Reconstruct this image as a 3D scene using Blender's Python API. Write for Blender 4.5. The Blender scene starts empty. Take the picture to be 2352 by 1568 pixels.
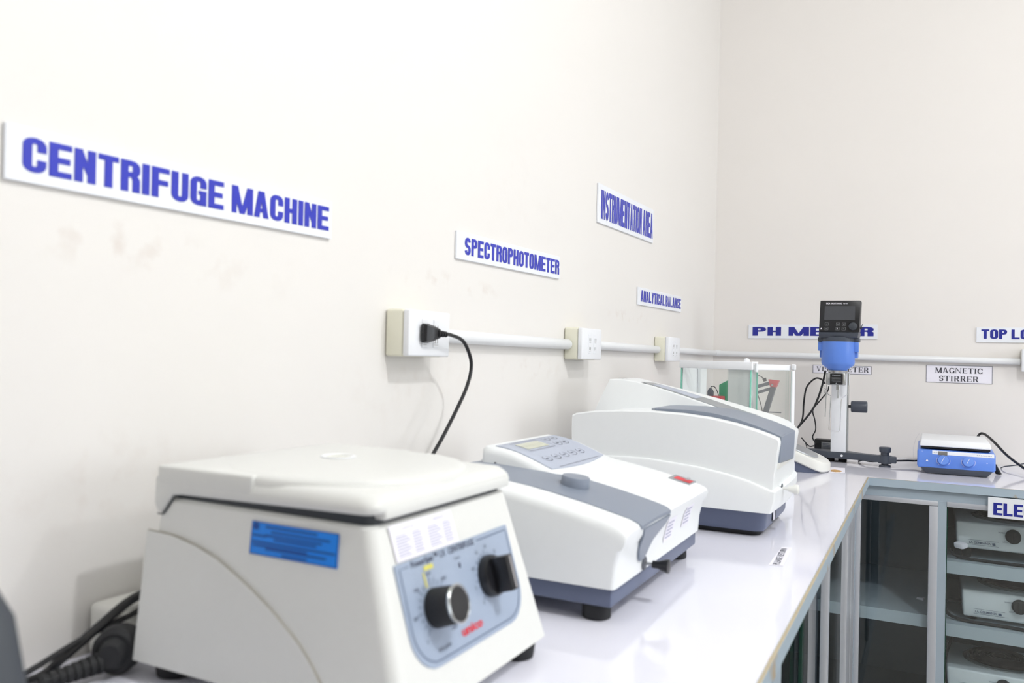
import bpy, bmesh, math, random
from mathutils import Vector, Matrix
random.seed(4)
C = bpy.context.scene.collection
CZ = 1.136                      # height of the lens above the floor; coordinates below are measured from the lens
CF = -0.3356
CT = -0.336                     # counter top, measured from the lens height

# ------------------------------------------------------------------ camera, world, lights, exposure
cam_d = bpy.data.cameras.new('camera'); cam = bpy.data.objects.new('camera', cam_d); C.objects.link(cam)
bpy.context.scene.camera = cam
cam_d.sensor_width = 36; cam_d.lens = 1871.3 * 36 / 2352; cam_d.clip_start = 0.02
yaw, pitch, roll = .4717, .01737, .0252
f = Vector((-math.sin(yaw) * math.cos(pitch), math.cos(yaw) * math.cos(pitch), math.sin(pitch)))
r = f.cross(Vector((0, 0, 1))).normalized(); u = r.cross(f)
r2 = math.cos(roll) * r + math.sin(roll) * u; u2 = -math.sin(roll) * r + math.cos(roll) * u
cam.matrix_world = Matrix(((r2.x, u2.x, -f.x, 0), (r2.y, u2.y, -f.y, 0), (r2.z, u2.z, -f.z, CZ), (0, 0, 0, 1)))
cam_d.dof.use_dof = True; cam_d.dof.focus_distance = 2.3; cam_d.dof.aperture_fstop = 5.0

S = bpy.context.scene
S.view_settings.view_transform = 'Standard'; S.view_settings.look = 'None'
S.view_settings.exposure = 0.03; S.view_settings.gamma = 1.0; S.view_settings.use_curve_mapping = False
w = bpy.data.worlds.new('world'); S.world = w; w.use_nodes = True
w.node_tree.nodes['Background'].inputs[0].default_value = (.9, .93, 1, 1)
w.node_tree.nodes['Background'].inputs[1].default_value = 0.3

def lamp(name, loc, watts, radius, col):
    d = bpy.data.lights.new(name, 'POINT'); d.energy = watts; d.shadow_soft_size = radius; d.color = col
    o = bpy.data.objects.new(name, d); C.objects.link(o); o.location = (loc[0], loc[1], loc[2] + CZ)
lamp('ceiling_bulb', (0.85, 0.65, 1.58), 56, 0.05, (.97, .985, 1))
def fill_area_light(name, loc, watts, sx, sy, rot):  # rectangular area light, used for the added side fill
    d = bpy.data.lights.new(name, 'AREA'); d.shape = 'RECTANGLE'; d.size = sx; d.size_y = sy; d.energy = watts; d.color = (.93, .97, 1)
    o = bpy.data.objects.new(name, d); C.objects.link(o); o.location = (loc[0], loc[1], loc[2] + CZ); o.rotation_euler = rot
fill_area_light('added_side_fill', (3.52, 1.7, .35), 19, 1.3, 1.1, (0, math.radians(90), 0))  # added fill from the right, brightens the back wall and lower counter
lamp('added_corner_fill', (1.9, 1.5, 1.5), 26, 0.06, (.97, .985, 1))  # added fill lamp, evens out the back against the left wall
lamp('added_far_fill', (2.2, -1.2, 1.45), 20, 0.08, (.97, .985, 1))  # added weak fill lamp behind the camera, no known fixture

# ------------------------------------------------------------------ materials
def srgb(h):
    v = [int(h[i:i + 2], 16) / 255 for i in (0, 2, 4)]
    return tuple(((x / 12.92) if x < .04045 else ((x + .055) / 1.055) ** 2.4) for x in v) + (1,)
def mat(name, hexc, rough=.5, metal=0, spec=.5, coat=0, noise=0, scale=40, bump=0, emis=None):
    m = bpy.data.materials.new(name); m.use_nodes = True; nt = m.node_tree; b = nt.nodes['Principled BSDF']
    c = srgb(hexc); b.inputs['Base Color'].default_value = c
    b.inputs['Roughness'].default_value = rough; b.inputs['Metallic'].default_value = metal
    b.inputs['Specular IOR Level'].default_value = spec; b.inputs['Coat Weight'].default_value = coat
    if noise or bump:
        tc = nt.nodes.new('ShaderNodeTexCoord'); n = nt.nodes.new('ShaderNodeTexNoise')
        n.inputs['Scale'].default_value = scale; n.inputs['Detail'].default_value = 4
        nt.links.new(tc.outputs['Object'], n.inputs['Vector'])
        if noise:
            mx = nt.nodes.new('ShaderNodeMix'); mx.data_type = 'RGBA'
            mx.inputs[6].default_value = tuple(x * (1 - noise) for x in c[:3]) + (1,)
            mx.inputs[7].default_value = tuple(min(1, x * (1 + noise)) for x in c[:3]) + (1,)
            nt.links.new(n.outputs['Fac'], mx.inputs[0]); nt.links.new(mx.outputs[2], b.inputs['Base Color'])
        if bump:
            bp = nt.nodes.new('ShaderNodeBump'); bp.inputs['Strength'].default_value = bump; bp.inputs['Distance'].default_value = .002
            nt.links.new(n.outputs['Fac'], bp.inputs['Height']); nt.links.new(bp.outputs[0], b.inputs['Normal'])
    if emis:
        b.inputs['Emission Color'].default_value = srgb(emis[0]); b.inputs['Emission Strength'].default_value = emis[1]
    return m
def glassmat(name, tint, refl=.08):
    m = bpy.data.materials.new(name); m.use_nodes = True; nt = m.node_tree; nt.nodes.clear()
    out = nt.nodes.new('ShaderNodeOutputMaterial'); t = nt.nodes.new('ShaderNodeBsdfTransparent'); g = nt.nodes.new('ShaderNodeBsdfGlossy')
    lw = nt.nodes.new('ShaderNodeLayerWeight'); lw.inputs[0].default_value = .5; mx = nt.nodes.new('ShaderNodeMixShader')
    pw = nt.nodes.new('ShaderNodeMath'); pw.operation = 'POWER'; pw.inputs[1].default_value = 5; nt.links.new(lw.outputs['Facing'], pw.inputs[0])
    fr = nt.nodes.new('ShaderNodeMath'); fr.operation = 'MULTIPLY_ADD'; fr.inputs[1].default_value = .95; fr.inputs[2].default_value = .035; nt.links.new(pw.outputs[0], fr.inputs[0])
    t.inputs[0].default_value = srgb(tint); g.inputs['Roughness'].default_value = .02; g.inputs['Color'].default_value = (1, 1, 1, 1)
    nt.links.new(fr.outputs[0], mx.inputs[0]); nt.links.new(t.outputs[0], mx.inputs[1]); nt.links.new(g.outputs[0], mx.inputs[2])
    nt.links.new(mx.outputs[0], out.inputs[0]); return m
def paintmat(name, base, stain, amount=.62, scale=14, rough=.35):
    m = mat(name, base, rough); nt = m.node_tree; b = nt.nodes['Principled BSDF']
    tc = nt.nodes.new('ShaderNodeTexCoord'); n = nt.nodes.new('ShaderNodeTexNoise'); n.inputs['Scale'].default_value = scale; n.inputs['Detail'].default_value = 6
    rp = nt.nodes.new('ShaderNodeValToRGB'); rp.color_ramp.elements[0].position = amount; rp.color_ramp.elements[1].position = amount + .06
    rp.color_ramp.elements[0].color = srgb(base); rp.color_ramp.elements[1].color = srgb(stain)
    nt.links.new(tc.outputs['Object'], n.inputs['Vector']); nt.links.new(n.outputs['Fac'], rp.inputs[0]); nt.links.new(rp.outputs[0], b.inputs['Base Color'])
    return m
M = dict(
    wall=mat('cream_wall_paint', 'EEEBE7', .6, noise=.012, scale=3, bump=.08),
    wallr=mat('beige_far_wall_paint', 'C9C3BB', .7, noise=.02), wallb=mat('cream_back_wall_paint', 'EFEBE7', .6, noise=.012, scale=3, bump=.08),
    ceil=mat('white_ceiling_paint', 'EEEDEA', .8, noise=.01),
    counter=mat('white_laminate', 'EFEFFA', .07, spec=.5, noise=.008, scale=5),
    trim=paintmat('blue_grey_edge_paint', 'ACBCC9', 'B09A78', .64, 16),
    cab=mat('blue_grey_cabinet_paint', 'A6B4C0', .35, noise=.03, scale=12),
    shelf=mat('pale_green_grey_shelf_paint', 'B2BEC5', .4, noise=.03, scale=12),
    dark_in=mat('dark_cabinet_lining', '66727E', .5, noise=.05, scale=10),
    alu=mat('brushed_aluminium', 'C6C9D1', .38, .4, noise=.03, scale=60),
    glass=glassmat('cabinet_glass', 'F7FAFB'), clear=glassmat('clear_glass', 'FCFDFC'),
    gedge=mat('green_glass_edge', '0E3B2E', .15), gedge2=mat('pale_green_glass_edge', '7FC9B4', .15),
    case=mat('warm_white_plastic_case', 'E4E5E2', .38, noise=.012, scale=90, bump=.03),
    case2=mat('cool_white_plastic_case', 'F2F5F6', .36, noise=.01, scale=90, bump=.03),
    gasket=mat('charcoal_gasket', '3A3F46', .5, noise=.03), black=mat('black_plastic', '17181C', .35, noise=.05),
    blackm=mat('matt_black_rubber', '1E1F22', .7, noise=.05), grey=mat('blue_grey_plastic', '848D9C', .38, noise=.02, scale=60),
    base=mat('slate_base_plastic', '5E6780', .4, noise=.03), dkgrey=mat('dark_slate_plastic', '464C57', .42, noise=.03),
    panel=mat('pale_blue_control_panel', '9EACC1', .35, noise=.01), panel2=mat('slate_blue_control_panel', 'B4BCCD', .35, noise=.01),
    line=mat('grey_print', '5E6C86', .5), ink=mat('dark_print', '3B4054', .5), red=mat('red_print', 'DC2B3A', .4),
    yellow=mat('yellow_print', 'D9D36A', .5), blue_label=mat('bright_blue_label', '1A88F0', .4, noise=.03, scale=200),
    blue_ink=mat('navy_label_print', '0A4A9E', .5), paper=mat('white_paper_label', 'F7F5FF', .5, noise=.01), pink=mat('faint_violet_print', 'AEB0C8', .6),
    chrome=mat('chrome', 'DADADD', .15, 1, noise=.01), steel=mat('satin_steel', 'B9BBBB', .25, .9, noise=.02),
    sign=mat('white_sign_board', 'F1F4FA', .4, noise=.01), signink=mat('royal_blue_sign_lettering', '2B35B6', .4),
    signink2=mat('navy_sign_lettering', '1E2690', .4), serif=mat('black_sign_print', '3A3A44', .6),
    ivory=mat('ivory_box_plastic', 'F0EEDC', .4, noise=.01), white=mat('white_plastic', 'F4F6FA', .35, noise=.01),
    pipe=mat('white_conduit_plastic', 'EEF0F2', .35, noise=.01), slot=mat('dark_slot', '77746E', .6),
    blue=mat('cornflower_blue_plastic', '5F8AE2', .35, noise=.015), knobblue=mat('blue_knob_plastic', '6690E4', .35, noise=.01),  # dial knobs get a slightly paler blue plastic
    screen=mat('dark_display_glass', '4A4C51', .25, noise=.02), lcd=mat('pale_olive_display', 'D4D6C2', .15, noise=.06, scale=70),
    armred=mat('brick_red_plastic', 'B8323C', .45, noise=.05), green=mat('green_plastic', '2E8C63', .45, noise=.04),
    tile=mat('pale_floor_tile', 'CFCBC4', .25, noise=.04), badge=mat('silver_badge', 'A9ADB2', .3, .6, noise=.02),
    coil=mat('dark_burner_coil', '2A2725', .4, .5, noise=.2, scale=60), stove=mat('white_enamel', 'F0F7FA', .3, noise=.02),
    stain=mat('ochre_stain', 'C79A55', .6, noise=.25, scale=120), wood=mat('mdf_brown_edge', 'B3A78E', .7, noise=.2, scale=50),
    footgrey=mat('grey_rubber_foot', '3B3A40', .6, noise=.03), gasket2=mat('pale_seam', 'A9A69C', .5), offwhite=mat('offwhite_plastic', 'EFEFEA', .4, noise=.01),  # foot rubber is one even dark grey
    fillpane=mat('added_emissive_pane', 'E8F0F8', .5, emis=('E8F2FF', 2.0)),  # emissive surface for the added, unseen window
    cover=glassmat('clear_dust_cover', 'FAFAFB'), smudge=mat('faint_wall_smudge', 'E3D6CB', .7),
)

def add_smudges(m, spots, colour, scale=28):
    nt = m.node_tree; b = nt.nodes['Principled BSDF']; ln = nt.links
    geo = nt.nodes.new('ShaderNodeNewGeometry'); n = nt.nodes.new('ShaderNodeTexNoise'); n.inputs['Scale'].default_value = scale; n.inputs['Detail'].default_value = 5
    ln.new(geo.outputs['Position'], n.inputs['Vector'])
    th = nt.nodes.new('ShaderNodeMapRange'); th.inputs[1].default_value = .52; th.inputs[2].default_value = .66; ln.new(n.outputs['Fac'], th.inputs[0])
    tot = None
    for (x, y, z), (sx, sy, sz), k in spots:
        mp = nt.nodes.new('ShaderNodeMapping'); mp.vector_type = 'TEXTURE'; mp.inputs['Location'].default_value = (x, y, z + CZ); mp.inputs['Scale'].default_value = (sx, sy, sz)
        g = nt.nodes.new('ShaderNodeTexGradient'); g.gradient_type = 'SPHERICAL'; ln.new(geo.outputs['Position'], mp.inputs[0]); ln.new(mp.outputs[0], g.inputs[0])
        q = nt.nodes.new('ShaderNodeMath'); q.operation = 'MULTIPLY'; q.inputs[1].default_value = k; ln.new(g.outputs['Fac'], q.inputs[0])
        if tot is None: tot = q
        else:
            ad = nt.nodes.new('ShaderNodeMath'); ad.operation = 'ADD'; ln.new(tot.outputs[0], ad.inputs[0]); ln.new(q.outputs[0], ad.inputs[1]); tot = ad
    mu = nt.nodes.new('ShaderNodeMath'); mu.operation = 'MULTIPLY'; mu.use_clamp = True; ln.new(tot.outputs[0], mu.inputs[0]); ln.new(th.outputs[0], mu.inputs[1])
    mx = nt.nodes.new('ShaderNodeMix'); mx.data_type = 'RGBA'; src = b.inputs['Base Color'].links[0].from_socket
    ln.new(mu.outputs[0], mx.inputs[0]); ln.new(src, mx.inputs[6]); mx.inputs[7].default_value = srgb(colour); ln.new(mx.outputs[2], b.inputs['Base Color'])
add_smudges(M['wall'], [((-.81, .60, .115), (.1, .14, .035), .3), ((-.80, 1.25, .135), (.1, .16, .025), .3), ((-.80, 1.42, .13), (.1, .1, .02), .28), ((-.78, 2.3, .125), (.1, .22, .022), .35),
    ((-.79, 1.65, -.03), (.1, .22, .03), .25), ((-.81, .75, .10), (.1, .2, .06), .12), ((-.81, .6, -.15), (.1, .2, .08), .15), ((-.80, 1.2, -.05), (.1, .3, .12), .1), ((-.8, 1.6, .35), (.1, .3, .2), .04)], 'CDBBAE')

# ------------------------------------------------------------------ mesh helpers
class MB:
    def __init__(s): s.bm = bmesh.new()
    def add(s, t, mtx=None):
        if mtx is not None: bmesh.ops.transform(t, matrix=mtx, verts=t.verts)
        me = bpy.data.meshes.new('tmp'); t.to_mesh(me); t.free(); s.bm.from_mesh(me); bpy.data.meshes.remove(me); return s
    def box(s, x0, x1, y0, y1, z0, z1, bev=0, seg=2, mtx=None):
        t = bmesh.new(); bmesh.ops.create_cube(t, size=1)
        for v in t.verts: v.co = Vector(((x0 + x1) / 2 + v.co.x * (x1 - x0), (y0 + y1) / 2 + v.co.y * (y1 - y0), (z0 + z1) / 2 + v.co.z * (z1 - z0)))
        if bev: bmesh.ops.bevel(t, geom=t.edges[:], offset=bev, segments=seg, profile=.5, affect='EDGES')
        return s.add(t, mtx)
    def hull8(s, pts, bev=0, seg=2, mtx=None):   # 8 points: bottom 4 then top 4, same winding
        t = bmesh.new(); v = [t.verts.new(p) for p in pts]
        for q in ((3, 2, 1, 0), (4, 5, 6, 7), (0, 1, 5, 4), (1, 2, 6, 5), (2, 3, 7, 6), (3, 0, 4, 7)): t.faces.new([v[i] for i in q])
        if bev: bmesh.ops.bevel(t, geom=t.edges[:], offset=bev, segments=seg, profile=.5, affect='EDGES')
        bmesh.ops.recalc_face_normals(t, faces=t.faces); return s.add(t, mtx)
    def loft(s, rings, cap=True, closed=True, mtx=None):
        t = bmesh.new(); R = [[t.verts.new(p) for p in ring] for ring in rings]; n = len(R[0])
        for a, b in zip(R, R[1:]):
            for i in range(n if closed else n - 1):
                j = (i + 1) % n
                try: t.faces.new((a[i], a[j], b[j], b[i]))
                except ValueError: pass
        if cap: t.faces.new(R[0][::-1]); t.faces.new(R[-1])
        bmesh.ops.remove_doubles(t, verts=t.verts, dist=1e-6)
        bmesh.ops.recalc_face_normals(t, faces=t.faces); return s.add(t, mtx)
    def prism(s, poly, axis, a, b, bev=0, mtx=None):   # poly in the two remaining axes
        def P(p, q): return {'x': (q, p[0], p[1]), 'y': (p[0], q, p[1]), 'z': (p[0], p[1], q)}[axis]
        t = bmesh.new(); A = [t.verts.new(P(p, a)) for p in poly]; B = [t.verts.new(P(p, b)) for p in poly]; n = len(poly)
        for i in range(n): t.faces.new((A[i], A[(i + 1) % n], B[(i + 1) % n], B[i]))
        t.faces.new(A[::-1]); t.faces.new(B); bmesh.ops.recalc_face_normals(t, faces=t.faces)
        if bev: bmesh.ops.bevel(t, geom=t.edges[:], offset=bev, segments=2, profile=.5, affect='EDGES')
        return s.add(t, mtx)
    def cyl(s, p0, p1, r0, r1=None, seg=28, bev=0, mtx=None):
        r1 = r0 if r1 is None else r1; p0 = Vector(p0); p1 = Vector(p1); d = (p1 - p0).normalized(); L = (p1 - p0).length
        a = d.orthogonal().normalized(); b = d.cross(a); prof = [(0, r0), (L, r1)]
        if bev: prof = [(0, r0 - bev), (bev * .3, r0 - bev * .3), (bev, r0), (L - bev, r1), (L - bev * .3, r1 - bev * .3), (L, r1 - bev)]
        return s.loft([[p0 + d * h + (a * math.cos(2 * math.pi * i / seg) + b * math.sin(2 * math.pi * i / seg)) * q for i in range(seg)] for h, q in prof], mtx=mtx)
    def lathe(s, c, prof, seg=32, axis=(0, 0, 1), mtx=None):
        c = Vector(c); d = Vector(axis).normalized(); a = d.orthogonal().normalized(); b = d.cross(a)
        return s.loft([[c + d * h + (a * math.cos(2 * math.pi * i / seg) + b * math.sin(2 * math.pi * i / seg)) * max(q, 1e-4) for i in range(seg)] for q, h in prof], mtx=mtx)
    def tube(s, pts, r, seg=8, smooth=6, mtx=None):
        P = [Vector(p) for p in pts]
        if smooth and len(P) > 2:
            Q = []
            for i in range(len(P) - 1):
                p0 = P[max(i - 1, 0)]; p1 = P[i]; p2 = P[i + 1]; p3 = P[min(i + 2, len(P) - 1)]
                for k in range(smooth):
                    t = k / smooth
                    Q.append(.5 * ((2 * p1) + (p2 - p0) * t + (2 * p0 - 5 * p1 + 4 * p2 - p3) * t * t + (3 * p1 - p0 - 3 * p2 + p3) * t ** 3))
            P = Q + [P[-1]]
        rings = []; ref = None
        for i, p in enumerate(P):
            d = (P[min(i + 1, len(P) - 1)] - P[max(i - 1, 0)]).normalized()
            if ref is None: ref = d.orthogonal().normalized()
            a = (ref - d * ref.dot(d)).normalized(); ref = a; b = d.cross(a)
            rings.append([p + (a * math.cos(2 * math.pi * k / seg) + b * math.sin(2 * math.pi * k / seg)) * r for k in range(seg)])
        return s.loft(rings, mtx=mtx)
    def sheet(s, grid, thick, mtx=None):      # grid of points, thickened along its normals
        t = bmesh.new(); G = [[t.verts.new(p) for p in row] for row in grid]
        for a, b in zip(G, G[1:]):
            for i in range(len(a) - 1):
                try: t.faces.new((a[i], a[i + 1], b[i + 1], b[i]))
                except ValueError: pass
        bmesh.ops.recalc_face_normals(t, faces=t.faces)
        bmesh.ops.solidify(t, geom=t.faces[:], thickness=thick); bmesh.ops.recalc_face_normals(t, faces=t.faces)
        return s.add(t, mtx)
    def quad(s, pts):
        vs = [s.bm.verts.new(p) for p in pts]; s.bm.faces.new(vs); return s

def T(z): return z + CZ
def obj(name, mb, m, parent=None, label=None, angle=35, kind=None):
    me = bpy.data.meshes.new(name); inv = Matrix.Translation((0, 0, CZ))
    org = None
    if parent is not None: inv = W[parent].inverted() @ inv
    else:
        vs = [v.co for v in mb.bm.verts]; org = Vector((sum(v.x for v in vs) / len(vs), sum(v.y for v in vs) / len(vs), min(v.z for v in vs)))
        inv = Matrix.Translation(-org)
    bmesh.ops.transform(mb.bm, matrix=inv, verts=mb.bm.verts); mb.bm.to_mesh(me); mb.bm.free()
    for p in me.polygons: p.use_smooth = True
    if hasattr(me, 'set_sharp_from_angle'): me.set_sharp_from_angle(angle=math.radians(angle))
    me.materials.append(M[m]); o = bpy.data.objects.new(name, me); C.objects.link(o)
    if parent is not None:
        o.parent = parent; W[o] = W[parent].copy()
    else:
        o.location = org + Vector((0, 0, CZ)); W[o] = Matrix.Translation(o.location)
    if label: o['label'] = label
    if kind: o['kind'] = kind
    return o
W = {}
def thing(name, label, cat, loc, rotz=0, group=None):
    o = bpy.data.objects.new(name, None); C.objects.link(o); o.empty_display_size = .05
    o.location = (loc[0], loc[1], loc[2] + CZ); o.rotation_euler = (0, 0, rotz)
    W[o] = Matrix.Translation(o.location) @ Matrix.Rotation(rotz, 4, 'Z')
    o['label'] = label; o['category'] = cat
    if group: o['group'] = group
    return o
def tag(o, label, cat, group=None):
    o['label'] = label; o['category'] = cat
    if group: o['group'] = group
    return o
def struct(name, mb, m, parent=None):
    o = obj(name, mb, m, parent)
    if parent is None: o['kind'] = 'structure'
    return o

# ------------------------------------------------------------------ lettering
def arc(cx, cy, rx, ry, a0, a1, n=8):
    return [(cx + rx * math.cos(math.radians(a0 + (a1 - a0) * i / n)), cy + ry * math.sin(math.radians(a0 + (a1 - a0) * i / n))) for i in range(n + 1)]
def stroke(path, t, s):          # thick line, t = thickness where it runs vertically, s = where it runs horizontally
    L = []; R = []
    for i, p in enumerate(path):
        a = path[max(i - 1, 0)]; b = path[min(i + 1, len(path) - 1)]
        dx, dy = b[0] - a[0], b[1] - a[1]; l = math.hypot(dx, dy) or 1; dx /= l; dy /= l
        k = math.hypot(t * dy, s * dx) / 2
        L.append((p[0] - dy * k, p[1] + dx * k)); R.append((p[0] + dy * k, p[1] - dx * k))
    return [[L[i], R[i], R[i + 1], L[i + 1]] for i in range(len(path) - 1)]
def rect(x0, x1, y0, y1): return [(x0, y0), (x1, y0), (x1, y1), (x0, y1)]
def glyph(ch, serif=False):
    t, s = (.16, .06) if serif else (.215, .175)
    w = .62 if serif else .54; h = 1.0; o = []; x0 = t / 2; x1 = w - t / 2; y0 = s / 2; y1 = h - s / 2; rr = .15 if not serif else .26; ry = .15 if not serif else .3
    sv = lambda x: o.extend([rect(x - t * .9, x + t * .9, 0, .04), rect(x - t * .9, x + t * .9, .96, 1)]) if serif else None
    def stem(x): o.append(rect(x - t / 2, x + t / 2, 0, 1)); sv(x)
    if serif and ch in 'ETIRSNMAGCVOPHLUDFYBX' : pass
    if ch == 'I': w = t if not serif else t * 1.8; stem(w / 2)
    elif ch in 'EFL':
        if serif: w = .66; x0 = t; 
        stem(x0); e = w if not serif else w
        if ch != 'L': o += [rect(x0, e, 1 - s, 1), rect(x0, e * .93, .5 - s / 2, .5 + s / 2)]
        if ch != 'F': o.append(rect(x0, e, 0, s))
        if serif: o += [rect(e - .05, e, .78, 1), rect(e - .05, e, 0, .24), rect(e * .72 - .04, e * .72, .36, .64)]
    elif ch == 'H': stem(x0); stem(x1); o.append(rect(x0, x1, .5 - s / 2, .5 + s / 2))
    elif ch == 'T':
        if serif: w = .72
        stem(w / 2); o.append(rect(0, w, 1 - s, 1))
        if serif: o += [rect(0, .05, .76, 1), rect(w - .05, w, .76, 1)]
    elif ch == 'N':
        if serif: w = .8; x0 = .08; x1 = w - .08; k = .06
        else: k = t
        o += [rect(x0 - k / 2, x0 + k / 2, 0, 1), rect(x1 - k / 2, x1 + k / 2, 0, 1), [(x0 - k / 2, 1), (x1 - t * .6 + k / 2, 0), (x1 + k / 2, 0), (x0 - k / 2 + t * .9, 1)]]
        if serif: o += [rect(x0 - .1, x0 + .1, 0, .04), rect(x1 - .1, x1 + .1, .96, 1)]
    elif ch == 'M':
        w = .78 if not serif else .92; k = t * .85 if not serif else .06; a = k / 2 if not serif else .1; b = w - a; c = w / 2
        o += [rect(a - k / 2, a + k / 2, 0, 1), rect(b - t / 2, b + t / 2, 0, 1)]
        q = t * .45
        o += [[(a - k / 2, 1), (c - q, 0), (c + q * .7, 0), (a - k / 2 + t * 1.05, 1)], [(b + t / 2, 1), (b + t / 2 - t * 1.05, 1), (c - q * .7, 0), (c + q, 0)]]
        if serif: o += [rect(a - .1, a + .1, 0, .04), rect(b - .15, b + .15, 0, .04), rect(b, b + .15, .96, 1), rect(a - .1, a, .96, 1)]
    elif ch == 'A':
        w = .58 if not serif else .74; c = w / 2; k = t if not serif else .06
        o += [[(0 if not serif else .06, 0), (k + (0 if not serif else .06), 0), (c + k * .2, 1), (c - t * .62, 1)], [(w - (0 if not serif else .04), 0), (w - t - (0 if not serif else .04), 0), (c - k * .3, 1), (c + t * .5, 1)], rect(w * .22, w * .78, .2, .2 + s * .85)]
        if serif: o += [rect(0, .2, 0, .04), rect(w - .26, w, 0, .04)]
    elif ch == 'V':
        w = .72; c = w / 2
        o += [[(.04, 1), (.04 + t, 1), (c + .05, 0), (c - .02, 0)], [(w - .05, 1), (w - .11, 1), (c - .02, 0), (c + .05, 0)], rect(0, .26, .96, 1), rect(w - .2, w, .96, 1)]
    elif ch == 'Y':
        w = .58; c = w / 2
        o += [rect(c - t / 2, c + t / 2, 0, .45), [(0, 1), (t, 1), (c + t / 2, .42), (c - t / 2, .42)], [(w, 1), (w - t, 1), (c - t / 2, .42), (c + t / 2, .42)]]
    elif ch in 'OCG':
        if serif: w = .72; x0 = t / 2; x1 = w - t / 2; rr = (x1 - x0) / 2; ry = .47
        full = arc(x1 - rr, y1 - ry, rr, ry, 0, 90) + arc(x0 + rr, y1 - ry, rr, ry, 90, 180) + arc(x0 + rr, y0 + ry, rr, ry, 180, 270) + arc(x1 - rr, y0 + ry, rr, ry, 270, 360)
        if ch == 'O': full.append(full[0]); o += stroke(full, t, s)
        else:
            if serif:
                full = arc(w / 2, .5, rr, .47, 38, 322, 26); o += stroke(full, t, s); o.append(rect(w - .09, w - .04, .62, .98))
                o.append(rect(w - .09, w - .04, .02, .34) if ch == 'C' else rect(w - t, w, 0, .42))
                if ch == 'G': o.append(rect(w - t - .1, w + .06, .4, .44))
            else:
                o += stroke([(x1, .6)] + full + ([(x1, .38)] if ch == 'C' else []), t, s)
                if ch == 'G': o += [rect(x1 - t / 2, x1 + t / 2, 0, .5), rect(w * .5, w, .38, .52)]
    elif ch == 'U':
        o += stroke([(x0, 1)] + arc(x0 + rr, y0 + ry, rr, ry, 180, 270) + arc(x1 - rr, y0 + ry, rr, ry, 270, 360) + [(x1, 1)], t, s)
    elif ch == 'D':
        o.append(rect(0, t, 0, 1)); o += stroke([(t / 2, y1)] + arc(x1 - rr, y1 - ry, rr, ry, 90, 0) + arc(x1 - rr, y0 + ry, rr, ry, 360, 270) + [(t / 2, y0)], t, s)
    elif ch in 'PRB':
        if serif: w = .72; x0 = t; x1 = w - t / 2 - .06
        stem(x0); m0 = .44; r_ = .13
        yb = .46 + s / 2
        o += stroke([(x0, y1)] + arc(x1 - r_, y1 - r_, r_, r_, 90, 0) + arc(x1 - r_, yb + r_, r_, r_, 360, 270) + [(x0, yb)], t, s)
        if ch == 'R':
            if serif: o += [[(x0 + .16, .48), (x0 + .34, .48), (w + .02, 0), (w - .18, 0)], rect(w - .2, w + .06, 0, .04)]
            else: o += stroke(arc(x1 - r_, .46 - r_ + .03, r_, r_, 90, 0) + [(x1, 0)], t, s)
        if ch == 'B': o += stroke([(x0, .46 + s / 2)] + arc(x1 - r_, .5 - r_, r_, r_, 90, 0) + arc(x1 - r_, y0 + r_, r_, r_, 360, 270) + [(x0, y0)], t, s)
    elif ch == 'S':
        if serif: w = .56; x0 = t / 2; x1 = w - t / 2
        cx = w / 2; a = (x1 - x0) / 2; b = (y1 - .5) / 2
        pth = arc(cx, y1 - b, a, b, 10, 180, 12) + arc(cx, y1 - b, a, b, 190, 250, 4) + arc(cx, y0 + b, a, b, 70, 0, 6) + arc(cx, y0 + b, a, b, -10, -170, 12)
        o += stroke(pth, t, s * (1 if not serif else 1.6))
        if serif: o += [rect(w - .08, w - .03, .68, .98), rect(.03, .08, .02, .32)]
    elif ch == ' ': w = .17 if not serif else .4
    return o, w
def letters(mb, text, org, U, V, width, height, serif=False, gap=None):
    gap = (.06 if not serif else .13) if gap is None else gap
    x = 0; polys = []
    for ch in text:
        g, w_ = glyph(ch, serif); polys += [[(p[0] + x, p[1]) for p in q] for q in g]; x += w_ + gap
    x -= gap; org = Vector(org); U = Vector(U).normalized(); V = Vector(V).normalized(); N = U.cross(V)
    k = 0
    for q in polys:
        k += 1; e = N * (.00001 * (k % 7))
        mb.quad([org + U * (p[0] / x * width) + V * (p[1] * height) + e for p in q])
    return mb
def fonttext(mb, text, org, U, V, height, width=None, bold=0.0, align='LEFT'):
    c = bpy.data.curves.new('t', 'FONT'); c.body = text; c.size = 1; c.offset = bold; c.resolution_u = 2
    o = bpy.data.objects.new('t', c); C.objects.link(o); bpy.context.view_layer.update()
    me = bpy.data.meshes.new_from_object(o); t = bmesh.new(); t.from_mesh(me)
    bpy.data.objects.remove(o); bpy.data.curves.remove(c); bpy.data.meshes.remove(me)
    if not t.verts: t.free(); return mb
    xs = [v.co.x for v in t.verts]; a, b = min(xs), max(xs); k = height / .72; kx = (width / (b - a)) if width else k
    U = Vector(U).normalized(); V = Vector(V).normalized(); org = Vector(org)
    sh = (b - a) * kx / 2 if align == 'CENTER' else 0
    for v in t.verts: v.co = org + U * ((v.co.x - a) * kx - sh) + V * (v.co.y * k)
    return mb.add(t)
X = Vector((1, 0, 0)); Y = Vector((0, 1, 0)); Z = Vector((0, 0, 1))

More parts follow.
